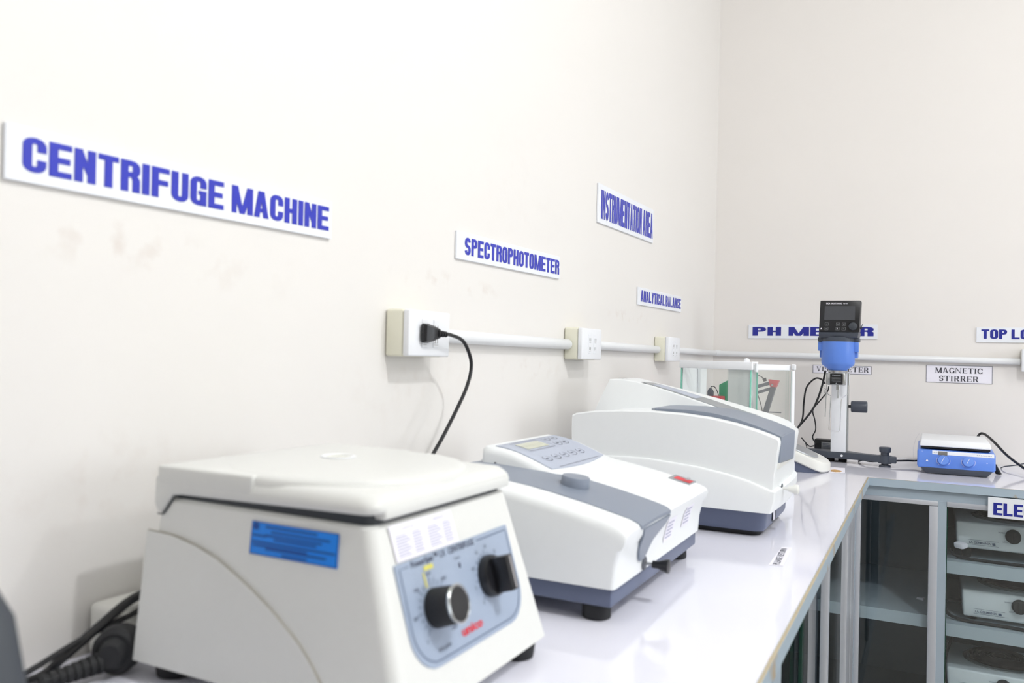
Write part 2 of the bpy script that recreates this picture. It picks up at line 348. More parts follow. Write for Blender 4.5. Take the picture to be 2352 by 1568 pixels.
# ------------------------------------------------------------------ room shell
TH = .0172; WROT = -math.atan(TH); BY = 3.29
def wx(y): return -.824 + TH * y
WU = Vector((TH, 1, 0)).normalized(); WN = Vector((1, -TH, 0)).normalized()   # along the left wall, out of it
FZ = -CZ; CEIL = 1.75
b = MB(); b.hull8([(wx(-3) - .15, -3, FZ), (wx(-3), -3, FZ), (wx(3.6), 3.6, FZ), (wx(3.6) - .15, 3.6, FZ), (wx(-3) - .15, -3, CEIL), (wx(-3), -3, CEIL), (wx(3.6), 3.6, CEIL), (wx(3.6) - .15, 3.6, CEIL)])
struct('wall_left', b, 'wall')
struct('wall_back', MB().box(wx(BY) - .001, 3.6, BY, BY + .15, FZ, CEIL), 'wallb')
struct('wall_right', MB().box(3.6, 3.75, -3, BY + .15, FZ, CEIL), 'wallr')
struct('wall_front', MB().box(-1.05, 3.75, -3.15, -3, FZ, CEIL), 'wallr')
b = MB(); b.box(3.55, 3.5995, 1.0, 1.04, -.25, .95); b.box(3.55, 3.5995, 2.36, 2.4, -.25, .95); b.box(3.55, 3.5995, 1.04, 2.36, -.25, -.21); b.box(3.55, 3.5995, 1.04, 2.36, .91, .95); b.box(3.55, 3.5995, 1.68, 1.72, -.21, .91)  # invented window on the unseen right wall, added to go with the side fill
wn = struct('added_fill_window', b, 'alu'); obj('added_glow_pane', MB().box(3.58, 3.585, 1.04, 2.36, -.21, .91), 'fillpane', wn)  # glowing sheet belongs to the added window
struct('ceiling', MB().box(-1.1, 3.75, -3.15, BY + .15, CEIL, CEIL + .1), 'ceil')
struct('floor', MB().box(-1.1, 3.75, -3.15, BY + .15, FZ - .1, FZ), 'tile')

# ------------------------------------------------------------------ worktop (L shape, one continuous slab)
wt = thing('laminate_worktop', 'white laminate L-shaped worktop with blue-grey metal edging, running under all the instruments', 'worktop', (-.5, 1.2, CT - .02))
XF, YF = -.155, 2.655
b = MB(); b.prism([(wx(-1.2) + .003, -1.2), (XF + .001, -1.2), (XF + .001, YF + .001), (1.9, YF + .001), (1.9, BY - .003), (wx(BY) + .003, BY - .003)], 'z', CT - .019, CT)
obj('laminate_top', b, 'counter', wt)
b = MB(); b.box(XF + .0005, XF + .006, -1.2, YF + .004, CT - .022, CT + .0005); b.box(XF + .0005, 1.9, YF - .006, YF, CT - .022, CT + .0005)
obj('metal_edging', b, 'trim', wt, 'blue-grey painted edging with ochre and rust stains')
b = MB(); b.box(XF + .0015, XF + .0055, -1.2, YF - .004, CT + .0006, CT + .0012); b.box(XF + .006, 1.9, YF - .0055, YF - .0045, CT + .0006, CT + .0012)
obj('worn_edge_line', b, 'wood', wt)

# ------------------------------------------------------------------ cabinets
cb = thing('glass_front_cabinet', 'blue-grey metal cabinet with glass sliding doors under the back wall counter, holding white stoves', 'cabinet', (.8, 2.95, FZ))
b = MB()
b.box(-.19, 1.85, YF + .006, YF + .03, CT - .052, CT - .0225)          # top rail
b.box(.034, .056, YF + .004, YF + .03, FZ, CT - .052)                    # divider post
b.box(-.196, -.190, YF + .004, YF + .03, FZ, CT - .052)
b.box(-.178, 1.85, YF + .006, YF + .05, FZ, FZ + .08)
b.box(.8, .83, YF + .004, YF + .03, FZ + .08, CT - .052)
obj('frame', b, 'cab', cb)
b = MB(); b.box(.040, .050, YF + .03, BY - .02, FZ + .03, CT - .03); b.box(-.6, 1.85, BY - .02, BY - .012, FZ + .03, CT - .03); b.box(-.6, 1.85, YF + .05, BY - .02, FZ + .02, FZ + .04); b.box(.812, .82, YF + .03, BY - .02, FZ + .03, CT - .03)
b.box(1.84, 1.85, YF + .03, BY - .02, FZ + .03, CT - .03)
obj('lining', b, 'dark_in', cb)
for x0, x1, zt, d in ((-.40, .039, -.728, 0), (.051, .81, -.562, 0), (.051, .81, -.742, 0), (.051, .81, -.975, 0)):
    b = MB(); b.box(x0, x1, YF + .045, BY - .021, zt - .004, zt); b.box(x0, x1, YF + .04, YF + .046, zt - .036, zt)
    obj('shelf', b, 'shelf', cb)
# sliding doors of the left bay and of the stove bay
d = MB(); d.box(-.185, .03, YF + .010, YF + .014, FZ + .09, CT - .066)
gd = obj('glass_door', d, 'glass', cb)
b = MB(); b.box(-.189, .034, YF + .001, YF + .02, CT - .066, CT - .052, .002); b.box(-.189, -.170, YF + .001, YF + .02, FZ + .08, CT - .0665, .002); b.box(.011, .034, YF + .001, YF + .02, FZ + .08, CT - .0665, .002)
obj('door_frame', b, 'alu', gd)
d = MB(); d.box(.058, .78, YF + .010, YF + .014, FZ + .09, CT - .066)
gd = obj('glass_door', d, 'glass', cb)
b = MB(); b.box(.056, .8, YF + .001, YF + .02, CT - .066, CT - .051, .002); obj('door_frame', b, 'alu', gd)
b = MB(); b.box(.0565, .0585, YF + .008, YF + .016, FZ + .09, CT - .067); obj('glass_edge', b, 'gedge', gd)

cl = thing('glass_front_cabinet', 'long blue-grey cabinet with glass sliding doors under the left counter, seen at a grazing angle', 'cabinet', (-.45, .6, FZ))
b = MB()
XL = -.183
b.box(XL - .03, XL - .006, -1.1, YF - .01, CT - .045, CT - .0225); b.box(XL - .03, XL - .006, -1.1, YF - .01, FZ, FZ + .08)
b.box(XL - .03, XL - .0, 2.625, YF, FZ + .08, CT - .0225)
b.box(XL - .03, XL - .002, 1.19, 1.262, FZ + .08, CT - .045)
obj('frame', b, 'cab', cl)
b = MB(); b.box(wx(0) + .06, wx(0) + .065, -1.1, BY - .05, FZ + .03, CT - .03); b.box(wx(0) + .06, XL - .03, -1.1, YF + .04, FZ + .02, FZ + .03)
obj('lining', b, 'shelf', cl)
def ldoor(y0, y1, off, stiles, edge):
    g = obj('glass_door', MB().box(XL - off - .004, XL - off, y0, y1, FZ + .085, CT - .045), 'glass', cl)
    for a, c in stiles: obj('door_stile', MB().box(XL - off - .008, XL - off + .008, a, c, FZ + .085, CT - .045, .002), 'alu', g)
    b = MB(); b.box(XL - off - .005, XL - off + .001, edge, edge + .02, FZ + .085, CT - .045); obj('glass_edge', b, 'gedge', g)
ldoor(1.93, 2.40, .008, [(1.895, 1.925), (2.385, 2.50), (2.515, 2.615)], 1.926)
ldoor(1.63, 1.95, .020, [], 1.63)
ldoor(1.264, 1.66, .030, [], 1.266)
ldoor(.3, 1.19, .008, [], .31)

# lint on the left-bay shelf
tag(obj('paper_scrap', MB().hull8([(-.02, 2.86, -.727), (.0, 2.85, -.727), (.004, 2.875, -.727), (-.012, 2.88, -.727), (-.018, 2.862, -.722), (0, 2.852, -.720), (.003, 2.872, -.721), (-.012, 2.878, -.723)]), 'paper'), 'tiny crumpled white scrap on the empty cabinet shelf', 'scrap')

# ------------------------------------------------------------------ stoves on the shelves
def stove(x, zf, h, label, zshelf, first, cordp):
    y0 = 2.75
    t = thing('electric_stove', label, 'stove', (x + .145, y0 + .13, zshelf), 0, 'white single-burner stoves in the back cabinet')
    b = MB(); b.hull8([(x + .004, y0 + .004, zf - h), (x + .286, y0 + .004, zf - h), (x + .286, y0 + .25, zf - h), (x + .004, y0 + .25, zf - h), (x, y0, zf), (x + .29, y0, zf), (x + .29, y0 + .26, zf), (x, y0 + .26, zf)], .006, 3)
    obj('body', b, 'stove', t)
    b = MB()
    c = Vector((x + .145, y0 + .135, zf))
    b.lathe(c, [(.098, 0), (.10, .004), (.092, .007), (.088, .002)], 40); obj('drip_ring', b, 'steel', t)
    b = MB(); pts = []
    for i in range(120):
        a = i * 2 * math.pi / 24; rr = .018 + .066 * i / 120; pts.append(c + Vector((rr * math.cos(a), rr * math.sin(a), .012)))
    b.tube(pts, .0055, 6, 0); obj('coil', b, 'coil', t)
    b = MB(); b.lathe((x + .145, y0 - .018, zf - .030), [(.0, 0), (.016, .001), (.019, .004), (.020, .018)], 28, (0, 1, 0)); b.box(x + .142, x + .148, y0 - .022, y0 - .014, zf - .046, zf - .014, .001); obj('knob', b, 'blackm', t)
    b = MB(); fonttext(b, 'LA GERMANIA', (x + .035, y0 - .0008, zf - h + .016), X, Z, .0065, .055, .01); b.quad([(x + .094, y0 - .0008, zf - h + .0155), (x + .102, y0 - .0008, zf - h + .0155), (x + .1005, y0 - .0008, zf - h + .0225), (x + .093, y0 - .0008, zf - h + .0215)])
    for yy in (.0, .014): b.quad([(x + .031, y0 - .0008, zf - h + .012 + yy), (x + .11, y0 - .0008, zf - h + .012 + yy), (x + .11, y0 - .0008, zf - h + .0128 + yy), (x + .031, y0 - .0008, zf - h + .0128 + yy)])
    for kx, kz, tx in ((.108, .024, 'WARM'), (.12, .050, 'LOW'), (.175, .05, 'HIGH')): fonttext(b, tx, (x + kx, y0 - .0008, zf - kz), X, Z, .004)
    obj('print', b, 'line', t)
    for fx in (.03, .26):
        for fy in (.04, .22): obj('foot', MB().cyl((x + fx, y0 + fy, zshelf + .0005), (x + fx, y0 + fy, zf - h + .001), .012, .014), 'blackm', t)
    pts, rr = cordp
    cd = obj('power_cord', MB().tube(pts, rr), 'blackm', t)
    if first:
        b = MB(); b.hull8([(.078, 2.742, -.532), (.10, 2.735, -.534), (.115, 2.738, -.528), (.09, 2.748, -.526), (.075, 2.742, -.515), (.098, 2.735, -.518), (.114, 2.738, -.513), (.09, 2.748, -.510)], .003); obj('cord_tag', b, 'paper', cd, 'crumpled white paper tag on the cord')
    return t
stove(.082, -.453, .077, 'white single-burner electric stove with round black knob on the top cabinet shelf', -.562, 1, ([(.075, 2.80, -.549), (.066, 2.75, -.54), (.085, 2.735, -.553), (.14, 2.728, -.557), (.24, 2.724, -.557), (.34, 2.73, -.557), (.42, 2.80, -.557)], .0045))
stove(.100, -.650, .079, 'white electric stove with dark coil burner on the middle cabinet shelf', -.742, 0, ([(.110, 2.82, -.705), (.062, 2.79, -.70), (.066, 2.75, -.728), (.11, 2.732, -.736), (.2, 2.726, -.736), (.33, 2.722, -.736), (.42, 2.80, -.736)], .005))
stove(.064, -.884, .065, 'white electric stove with dark coil burner, lowest in the back cabinet', -.975, 0, ([(.16, 2.99, -.80), (.10, 2.95, -.83), (.066, 2.85, -.87), (.058, 2.80, -.93), (.066, 2.78, -.968)], .0045))

# ------------------------------------------------------------------ wall signs
def lsign(y0, z0, y1, z1, hgt, text, label, u0, u1, v0, v1, ink='signink'):
    # centre line from (y0,z0) to (y1,z1) along the left wall, letters between u0..u1 (fractions) and v0..v1
    a = Vector((wx(y0), y0, z0)) + WN * .0005; bb = Vector((wx(y1), y1, z1)) + WN * .0005; U = (bb - a); L = U.length; U.normalize(); V = WN.cross(U).normalized() * -1
    if V.z < 0: V = -V
    N = WN; h = hgt / 2
    t = thing('wall_sign', label, 'sign', ((a + bb) / 2).to_tuple(), 0)
    P = [a - V * h, bb - V * h, bb + V * h, a + V * h]
    obj('board', MB().hull8([p.to_tuple() for p in P] + [(p + N * .005).to_tuple() for p in P], .0006, 1), 'sign', t)
    m = MB(); letters(m, text, a + U * (L * u0) - V * h + V * (hgt * v0) + N * .0056, U, V, L * (u1 - u0), hgt * (v1 - v0))
    obj('lettering', m, ink, t)
lsign(.482, .1895, .965, .1965, .056, 'CENTRIFUGE MACHINE', 'long white wall sign with blue lettering CENTRIFUGE MACHINE above the centrifuge', .035, .985, .2, .83)
lsign(1.3205, .2078, 1.787, .2128, .053, 'SPECTROPHOTOMETER', 'white wall sign with blue lettering SPECTROPHOTOMETER on the left wall', .06, .99, .19, .83)
lsign(2.0215, .4125, 2.4815, .418, .105, 'INSTRUMENTATION AREA', 'tall white wall sign with condensed blue lettering INSTRUMENTATION AREA, highest sign on the left wall', .04, .985, .12, .86)
lsign(2.3545, .1905, 2.8065, .1935, .0535, 'ANALYTICAL BALANCE', 'white wall sign with blue lettering ANALYTICAL BALANCE near the room corner', .05, .985, .2, .84)
def bsign(x0, x1, z0, z1, text, label, lx0, lx1, lz0, lz1, ink='signink2', yb=BY, name='wall_sign', th=.005, tilt=0):
    t = thing(name, label, 'sign', ((x0 + x1) / 2, yb, (z0 + z1) / 2))
    obj('board', MB().hull8([(x0, yb - .0005, z0), (x1, yb - .0005, z0 + tilt), (x1, yb - .0005, z1 + tilt), (x0, yb - .0005, z1)] + [(x0, yb - th, z0), (x1, yb - th, z0 + tilt), (x1, yb - th, z1 + tilt), (x0, yb - th, z1)], .0006, 1), 'sign', t)
    m = MB(); letters(m, text, (lx0, yb - th - .0006, lz0), (x1 - x0, 0, tilt), Z, lx1 - lx0, lz1 - lz0); obj('lettering', m, ink, t); return t
bsign(-.630, -.165, .0915, .1455, 'PH METER', 'wide white wall sign with blue lettering PH METER behind the viscometer head', -.614, -.178, .1025, .1365, tilt=.003)
bsign(.152, .64, .088, .140, 'TOP LOADING BALANCE', 'white wall sign starting TOP LO, at the right edge above the stirrer', .167, .63, .1005, .1335)
bsign(.157, .50, -.417, -.361, 'ELECTRIC STOVE', 'white sign starting ELE, fixed to the top rail of the back cabinet', .170, .486, -.409, -.375, yb=YF - .006)
def psign(x0, x1, z0, z1, lines, label, tilt):
    t = thing('paper_sign', label, 'sign', ((x0 + x1) / 2, BY, (z0 + z1) / 2))
    q = lambda x, z: z + tilt * (x - x0) / (x1 - x0)
    def slab(m, a, b_, c, d_, ya, yb): m.hull8([(a, ya, q(a, c)), (b_, ya, q(b_, c)), (b_, ya, q(b_, d_)), (a, ya, q(a, d_)), (a, yb, q(a, c)), (b_, yb, q(b_, c)), (b_, yb, q(b_, d_)), (a, yb, q(a, d_))]); return m
    obj('sheet', slab(MB(), x0, x1, z0, z1, BY - .0003, BY - .001), 'paper', t)
    m = MB(); e = .0012
    for a, b_, c, d_ in ((x0, x1, z0, z0 + e), (x0, x1, z1 - e, z1), (x0, x0 + e, z0, z1), (x1 - e, x1, z0, z1)): slab(m, a, b_, c, d_, BY - .0009, BY - .0016)
    obj('border', m, 'ink', t)
    for tx, a, b_, c, d_ in lines:
        m = MB(); letters(m, tx, (a, BY - .0018, q(a, c)), (x1 - x0, 0, tilt), Z, b_ - a, d_ - c, serif=True); obj('lettering', m, 'serif', t)
psign(-.388, -.183, -.0365, -.0055, [('VISCOMETER', -.375, -.193, -.029, -.011)], 'small white paper sign VISCOMETER in serif letters behind the viscometer', -.0005)
psign(-.003, .203, -.0575, .005, [('MAGNETIC', .026, .174, -.0225, -.004), ('STIRRER', .039, .160, -.0515, -.033)], 'white paper sign MAGNETIC STIRRER in two lines of serif letters', 0)

# ------------------------------------------------------------------ outlets and conduit
def wmat(y, z=0, off=0):     # local x = out of the left wall, y = along it
    return Matrix.Translation(Vector((wx(y), y, z)) + WN * off) @ Matrix.Rotation(WROT, 4, 'Z')
def outlet(yc, w, label, plug=False, sc=1):
    z0, z1 = -.006, .073
    t = thing('wall_outlet', label, 'outlet', (wx(yc), yc, .03), WROT, None)
    A = wmat(yc)
    obj('mounting_box', MB().box(.0005, .037, -w / 2, w / 2, z0, z1, .005, 3, A), 'ivory', t)
    fp = obj('face_plate', MB().box(.0372, .050, -w / 2 - .001, w / 2 + .001, z0 + .001, z1 - .001, .003, 3, A), 'white', t)
    b = MB()
    for s_ in (-1, 1): b.box(.0495, .0515, s_ * w * .14 - .0085, s_ * w * .14 + .0085, .010, .058, .0008, 1, A)
    obj('socket_insert', b, 'white', t)
    b = MB()
    for s_ in (-1, 1):
        for zz in (.022, .044):
            for q in (-1, 1): b.box(.0514, .0518, s_ * w * .14 + q * .0035 - .0007, s_ * w * .14 + q * .0035 + .0007, zz - .004, zz + .004, mtx=A)
            b.box(.0514, .0517, s_ * w * .14 - .006, s_ * w * .14 + .006, zz - .0075, zz - .007, mtx=A)
    obj('slot', b, 'slot', t)
    return t
outlet(1.172, .122, 'white double wall outlet on an ivory box above the centrifuge, a black plug in it')
outlet(1.893, .122, 'white double wall outlet on an ivory box, empty, middle one along the conduit')
outlet(2.592, .122, 'white double wall outlet on an ivory box, nearest the room corner')
def conduit(y0, y1, r_, label):
    a = Vector((wx(y0), y0, .033)) + WN * .013; b_ = Vector((wx(y1), y1, .031)) + WN * .013
    tag(obj('conduit_pipe', MB().cyl(a, b_, r_, seg=24, bev=.003), 'pipe'), label, 'pipe', 'white conduit runs on the walls')
conduit(1.236, 1.829, .0125, 'white conduit pipe on the left wall between the first and second outlet')
conduit(1.956, 2.528, .0115, 'white conduit pipe on the left wall between the second and third outlet')
conduit(2.655, 3.262, .0105, 'white conduit pipe on the left wall between the last outlet and the corner')
tag(obj('conduit_pipe', MB().cyl((wx(BY) + .012, BY - .0135, .030), (.285, BY - .0135, .0235), .0108, seg=24, bev=.003).cyl((wx(BY) + .012, BY - .0135, .0305), (wx(BY) + .03, BY - .0135, .0302), .0122, seg=24), 'pipe'), 'white conduit pipe running across the back wall behind the viscometer', 'pipe', 'white conduit runs on the walls')
# an outlet box just at the right edge of the picture
t = thing('wall_outlet', 'ivory outlet box at the right end of the back wall conduit', 'outlet', (.35, BY, .03))
obj('mounting_box', MB().box(.286, .408, BY - .037, BY - .0005, -.012, .067, .005, 3), 'ivory', t)
obj('face_plate', MB().box(.285, .409, BY - .050, BY - .0372, -.011, .066, .003, 3), 'white', t)

# ------------------------------------------------------------------ plug and cord in the first outlet
t = thing('plugged_in_cord', 'black power cord with a moulded plug in the outlet above the centrifuge, drooping behind it', 'cord', (wx(1.16), 1.16, .03), 0)
A = wmat(1.150)
b = MB(); b.box(.0525, .058, -.011, .011, .018, .050, .004, 3, A)
b.loft([[A @ Vector((x, y_ * sy + dy, .034 + z_ * sz)) for y_, z_ in ((-1, -1), (1, -1), (1, 1), (-1, 1))] for x, sy, sz, dy in ((.057, .009, .015, 0), (.063, .009, .0135, .002), (.068, .007, .010, .009), (.071, .006, .007, .016))])
obj('plug', b, 'black', t)
b = MB()
for i in range(7): 
    p = A @ Vector((.069 + .0006 * i, .015 + .003 * i, .034 - .0002 * i)); q = A @ Vector((.069 + .0006 * i, .0175 + .003 * i, .034))
    b.cyl(p, q, .0062 - .0003 * (i % 2) * 4 - .0002 * i, seg=14)
obj('strain_relief', b, 'blackm', t)
b = MB(); q = lambda y, z, o=.075: (wx(y) + o, y, z)
b.tube([q(1.182, .0335, .0735), q(1.200, .0325, .0745), q(1.238, .023, .075), q(1.263, -.004, .075), q(1.267, -.028), q(1.252, -.06), q(1.220, -.098), q(1.180, -.14), q(1.150, -.168), q(1.12, -.20), q(1.09, -.25), q(1.03, -.325, .06), q(.93, -.331, .045)], .0033)
obj('cable', b, 'black', t)

# ------------------------------------------------------------------ centrifuge
t = cf = thing('benchtop_centrifuge', 'warm white boxy centrifuge with hinged lid and two black knobs, nearest on the counter', 'centrifuge', (-.56, .71, CT))
def rrect(x0, x1, y0, y1, r, z, n=5):
    o = []
    for cx, cy, a in ((x1 - r, y1 - r, 0), (x0 + r, y1 - r, 90), (x0 + r, y0 + r, 180), (x1 - r, y0 + r, 270)):
        for i in range(n + 1):
            q = math.radians(a + 90 * i / n); o.append((cx + r * math.cos(q), cy + r * math.sin(q), z(cx + r * math.cos(q), cy + r * math.sin(q)) if callable(z) else z))
    return o
b = MB(); rings = []
for k in range(9):
    q = k / 8; zz = -.316 + (.316 - .157) * q
    rings.append(rrect(-.712 + .010 * q, -.381 - .051 * q, .5685 + .0165 * q, .857 - .0135 * q, .013, zz))
rings.insert(0, rrect(-.709, -.384, .572, .853, .012, -.318)); rings.append(rrect(-.699, -.435, .588, .841, .012, lambda x, y: -.1535 - .0015 * (x + .70) / .27))
b.loft(rings); obj('body', b, 'case', cf)
def cside(x, z, off=0):   # point on the near side face
    q = (z + .318) / .168; return Vector((x, .5685 + .0165 * q - off, z))
# raised lower side panel bounded by an arc
curve = [(-.709, -.188), (-.675, -.189), (-.641, -.195), (-.61, -.204), (-.585, -.215), (-.56, -.227), (-.538, -.239), (-.515, -.254), (-.499, -.265), (-.482, -.281), (-.468, -.298), (-.462, -.316)]
b = MB(); b.sheet([[cside(x, -.316 + (z + .316) * k / 6, .0022) + Vector((0, .0, 0)) for k in range(7)] for x, z in curve[:-1]], -.0015)
obj('side_panel', b, 'case', cf, 'raised side panel bounded by a curved seam')
b = MB(); b.tube([cside(x, z, .0006) for x, z in curve], .0012, 6, 3); obj('seam', b, 'gasket2', cf)
b = MB(); b.loft([rrect(-.695, -.437, .591, .838, .012, -.156), rrect(-.695, -.437, .591, .838, .012, -.141)]); obj('gasket', b, 'gasket', cf)
# lid
b = MB()
lz = lambda x, y: -.1235 - .004 * (x + .70) / .27
lb_ = lambda x, y: -.1490 + .0052 * (x + .70) / .27
rings = [rrect(-.697, -.429, .584, .846, .016, lb_), rrect(-.699, -.427, .582, .848, .018, lambda x, y: lb_(x, y) + .002), rrect(-.700, -.4265, .5815, .8485, .018, -.137),
         rrect(-.698, -.430, .584, .846, .018, lambda x, y: lz(x, y) - .005), rrect(-.694, -.434, .588, .842, .018, lambda x, y: lz(x, y) - .001), rrect(-.689, -.440, .594, .836, .018, lz)]
b.loft(rings)
b.prism([(-.703, -.132), (-.7035, -.160), (-.699, -.1675), (-.693, -.168), (-.688, -.163), (-.678, -.1492), (-.655, -.1475), (-.655, -.132)], 'y', .5815, .8485, .002); b.box(-.440, -.4262, .598, .838, -.1495, -.138, .002, 2)
b.box(-.700, -.570, .5812, .8488, -.14, -.1205, .003, 3)
b.lathe((-.563, .715, -.130), [(.131, 0), (.1305, .006), (.127, .0088), (.118, .0102), (.06, .0108), (.0, .0108)], 64)
lid = obj('lid', b, 'case', cf, angle=50)
b = MB(); b.lathe((-.592, .735, -.1198), [(.019, 0), (.020, .0016), (.017, .0022), (.0155, .0006)], 36); obj('port_ring', b, 'white', lid)
b = MB(); b.lathe((-.592, .735, -.1202), [(.0155, 0), (.0155, .0014), (.0, .0015)], 36); obj('port_window', b, 'lcd', lid)
for s_ in (.5805,):
    b = MB(); b.lathe((-.690, .5835, -.153), [(.007, 0), (.007, .002), (.006, .0025), (0, .0025)], 20, (0, -1, 0)); obj('hinge_cap', b, 'case', lid)
b = MB(); b.tube([cside(-.699, -.1700, .0003), cside(-.694, -.1700, .0003), cside(-.689, -.1675, .0003), cside(-.6775, -.152, .0003), cside(-.670, -.1505, .0003)], .0009, 6, 4); obj('hinge_gap', b, 'gasket', cf)
# front face frame: y to the right, UP along the slope
NF = Vector((.163, 0, .051)).normalized(); UF = Vector((-.051, 0, .1635)).normalized(); F0 = Vector((-.3812, 0, -.316))
def fp(y, v, off=0): return F0 + Y * y + UF * v + NF * (off + .0002)
def rpoly(y0, y1, v0, v1, r_lo, r_hi=.002, n=6, r_lo2=None):
    o = []; r_lo2 = r_lo2 or r_lo
    for cy, cv, a, r_ in ((y1 - r_hi, v1 - r_hi, 0, r_hi), (y0 + r_hi, v1 - r_hi, 90, r_hi), (y0 + r_lo, v0 + r_lo, 180, r_lo), (y1 - r_lo2, v0 + r_lo2, 270, r_lo2)):
        for i in range(n + 1): q = math.radians(a + 90 * i / n); o.append((cy + r_ * math.cos(q), cv + r_ * math.sin(q)))
    return o
pl_ = rpoly(.603, .818, .033, .132, .036)
b = MB(); b.loft([[fp(y, v, -.001) for y, v in pl_], [fp(y, v, .0009) for y, v in pl_]]); cpan = obj('control_panel', b, 'panel', cf)
b = MB(); P = rpoly(.608, .813, .038, .127, .033)
def pline(b, P, wd, off, close=False):
    P = list(P) + ([P[0]] if close else [])
    for q in stroke(P, wd, wd): b.quad([fp(y, v, off) for y, v in q])
pline(b, [(.622, .127), (.609, .127)] + P[14:] + [P[0], (.812, .127), (.748, .127)], .0012, .0013)
for k in range(19):
    a = math.radians(225 - 15 * k)
    for cy, cv, r0_ in ((.650, .083, .021), (.757, .088, .020)):
        pline(b, [(cy + r0_ * math.cos(a), cv + r0_ * math.sin(a)), (cy + (r0_ + .0055 + .002 * (k % 3 == 0)) * math.cos(a), cv + (r0_ + .0055 + .002 * (k % 3 == 0)) * math.sin(a))], .0009, .0013)
obj('dial_marks', b, 'line', cpan)
b = MB(); V_ = UF
fonttext(b, 'PowerSpin™ LX  CENTRIFUGE', fp(.627, .1245, .0014), Y, V_, .0062, .115, .01)
fonttext(b, 'Power', fp(.700, .117, .0014), Y, V_, .003); b.quad([fp(.705, .108, .0014), fp(.708, .108, .0014), fp(.708, .113, .0014), fp(.705, .113, .0014)])
for k, tx in enumerate(('0', '5', '10', '15', '20', '25', '30', 'HOLD')):
    a = math.radians(225 - 36 * k); fonttext(b, tx, fp(.757 + .031 * math.cos(a), .086 + .031 * math.sin(a), .0014), Y, V_, .0038, None, 0, 'CENTER')
for k, tx in enumerate(('0', '500', '1000', '1500', '2000', '2500', '3000')):
    a = math.radians(225 - 45 * k); fonttext(b, tx, fp(.650 + .033 * math.cos(a), .080 + .033 * math.sin(a), .0014), Y, V_, .0034, None, 0, 'CENTER')
fonttext(b, 'SPEED (RPM)', fp(.64, .045, .0014), Y, V_, .003)
obj('panel_print', b, 'ink', cpan)
b = MB(); fonttext(b, 'unico', fp(.684, .0465, .0015), Y, V_, .0088, .040, .03); obj('logo', b, 'red', cpan)
b = MB(); b.quad([fp(.645, .118, .0015), fp(.661, .118, .0015), fp(.661, .1225, .0015), fp(.645, .1225, .0015)]); b.quad([fp(.6425, .103, .0015), fp(.6455, .103, .0015), fp(.644, .117, .0015), fp(.6415, .117, .0015)]); obj('yellow_mark', b, 'yellow', cpan)
b = MB(); b.cyl(fp(.650, .083, .001), fp(.650, .083, .027), .0185, .0175, 36, .001)
kn = obj('speed_knob', b, 'blackm', cf)
b = MB(); b.lathe(fp(.650, .083, .0272), [(.0178, -.0012), (.0182, .0008), (.0165, .0016), (.0158, .0008), (.0, .0008)], 36, NF); obj('knob_rim', b, 'steel', kn, 'silver rim')
b = MB(); b.cyl(fp(.650, .083, .0278), fp(.650, .083, .0284), .0156, seg=36); obj('knob_face', b, 'black', kn)
b = MB(); b.lathe(fp(.757, .088, .001), [(.0215, 0), (.0215, .006), (.020, .010), (.012, .0105), (0, .0105)], 36, NF)
c_ = [fp(.757 + y, .088 + v, h) for h in (.006, .030) for y, v in ((-.007, -.018), (.007, -.018), (.007, .018), (-.007, .018))]
b.hull8([p.to_tuple() for p in c_], .0015, 2); kn = obj('timer_knob', b, 'black', cf)
b = MB(); b.hull8([fp(.757 + y, .088 + v, h).to_tuple() for h in (.0298, .0308) for y, v in ((-.0012, -.016), (.0012, -.016), (.0012, .0165), (-.0012, .0165))]); obj('pointer_line', b, 'chrome', kn, 'silver pointer line')
# paper label pair and the blue inspection label
b = MB(); b.loft([[fp(y, v, o_) for y, v in ((.609, .1335), (.716, .1325), (.713, .1655), (.607, .1665))] for o_ in (0, .0006)]); lab = obj('paper_label', b, 'paper', cf, 'white printed label above the control panel')
b = MB()
for c0 in (.613, .666):
    fonttext(b, 'CERTIFICATE', fp(c0 + .012, .160, .0008), Y, V_, .0026)
    for k in range(8):
        b.quad([fp(c0, .155 - k * .0026, .0008), fp(c0 + .018 + .003 * (k % 3), .155 - k * .0026, .0008), fp(c0 + .018 + .003 * (k % 3), .156 - k * .0026, .0008), fp(c0, .156 - k * .0026, .0008)])
        b.quad([fp(c0 + .027, .155 - k * .0026, .0008), fp(c0 + .041 + .002 * (k % 2), .155 - k * .0026, .0008), fp(c0 + .041 + .002 * (k % 2), .156 - k * .0026, .0008), fp(c0 + .027, .156 - k * .0026, .0008)])
obj('label_print', b, 'pink', lab)
b = MB(); b.loft([[cside(x, z, o_) for x, z in ((-.569, -.1925), (-.465, -.1935), (-.466, -.164), (-.5695, -.163))] for o_ in (0, .0008)]); lab = obj('inspection_label', b, 'blue_label', cf, 'bright blue label with dark print')
b = MB(); ul = Vector((1, 0, -.0))
b.lathe(cside(-.564, -.1675, .0009), [(.0022, 0), (.0038, .0001), (.0038, .0002), (.0022, .0002)], 20, (0, -1, 0))
for k, (x0, x1, z) in enumerate([(-.552, -.49, -.1668), (-.545, -.475, -.171), (-.552, -.484, -.1745), (-.541, -.49, -.1775), (-.5675, -.468, -.1815), (-.566, -.50, -.1845), (-.55, -.478, -.1868), (-.53, -.50, -.1905), (-.5675, -.55, -.1755)]):
    b.quad([cside(x0, z - .0009, .001), cside(x1, z - .0009, .001), cside(x1, z + .0009, .001), cside(x0, z + .0009, .001)])
for x in (-.5695, -.4665): b.quad([cside(x, -.193, .001), cside(x + .0009, -.193, .001), cside(x + .0009, -.164, .001), cside(x, -.164, .001)])
for z in (-.1637, -.1932): b.quad([cside(-.5693, z, .001), cside(-.4658, z, .001), cside(-.4658, z + .0007, .001), cside(-.5693, z + .0007, .001)])
obj('label_print', b, 'blue_ink', lab)
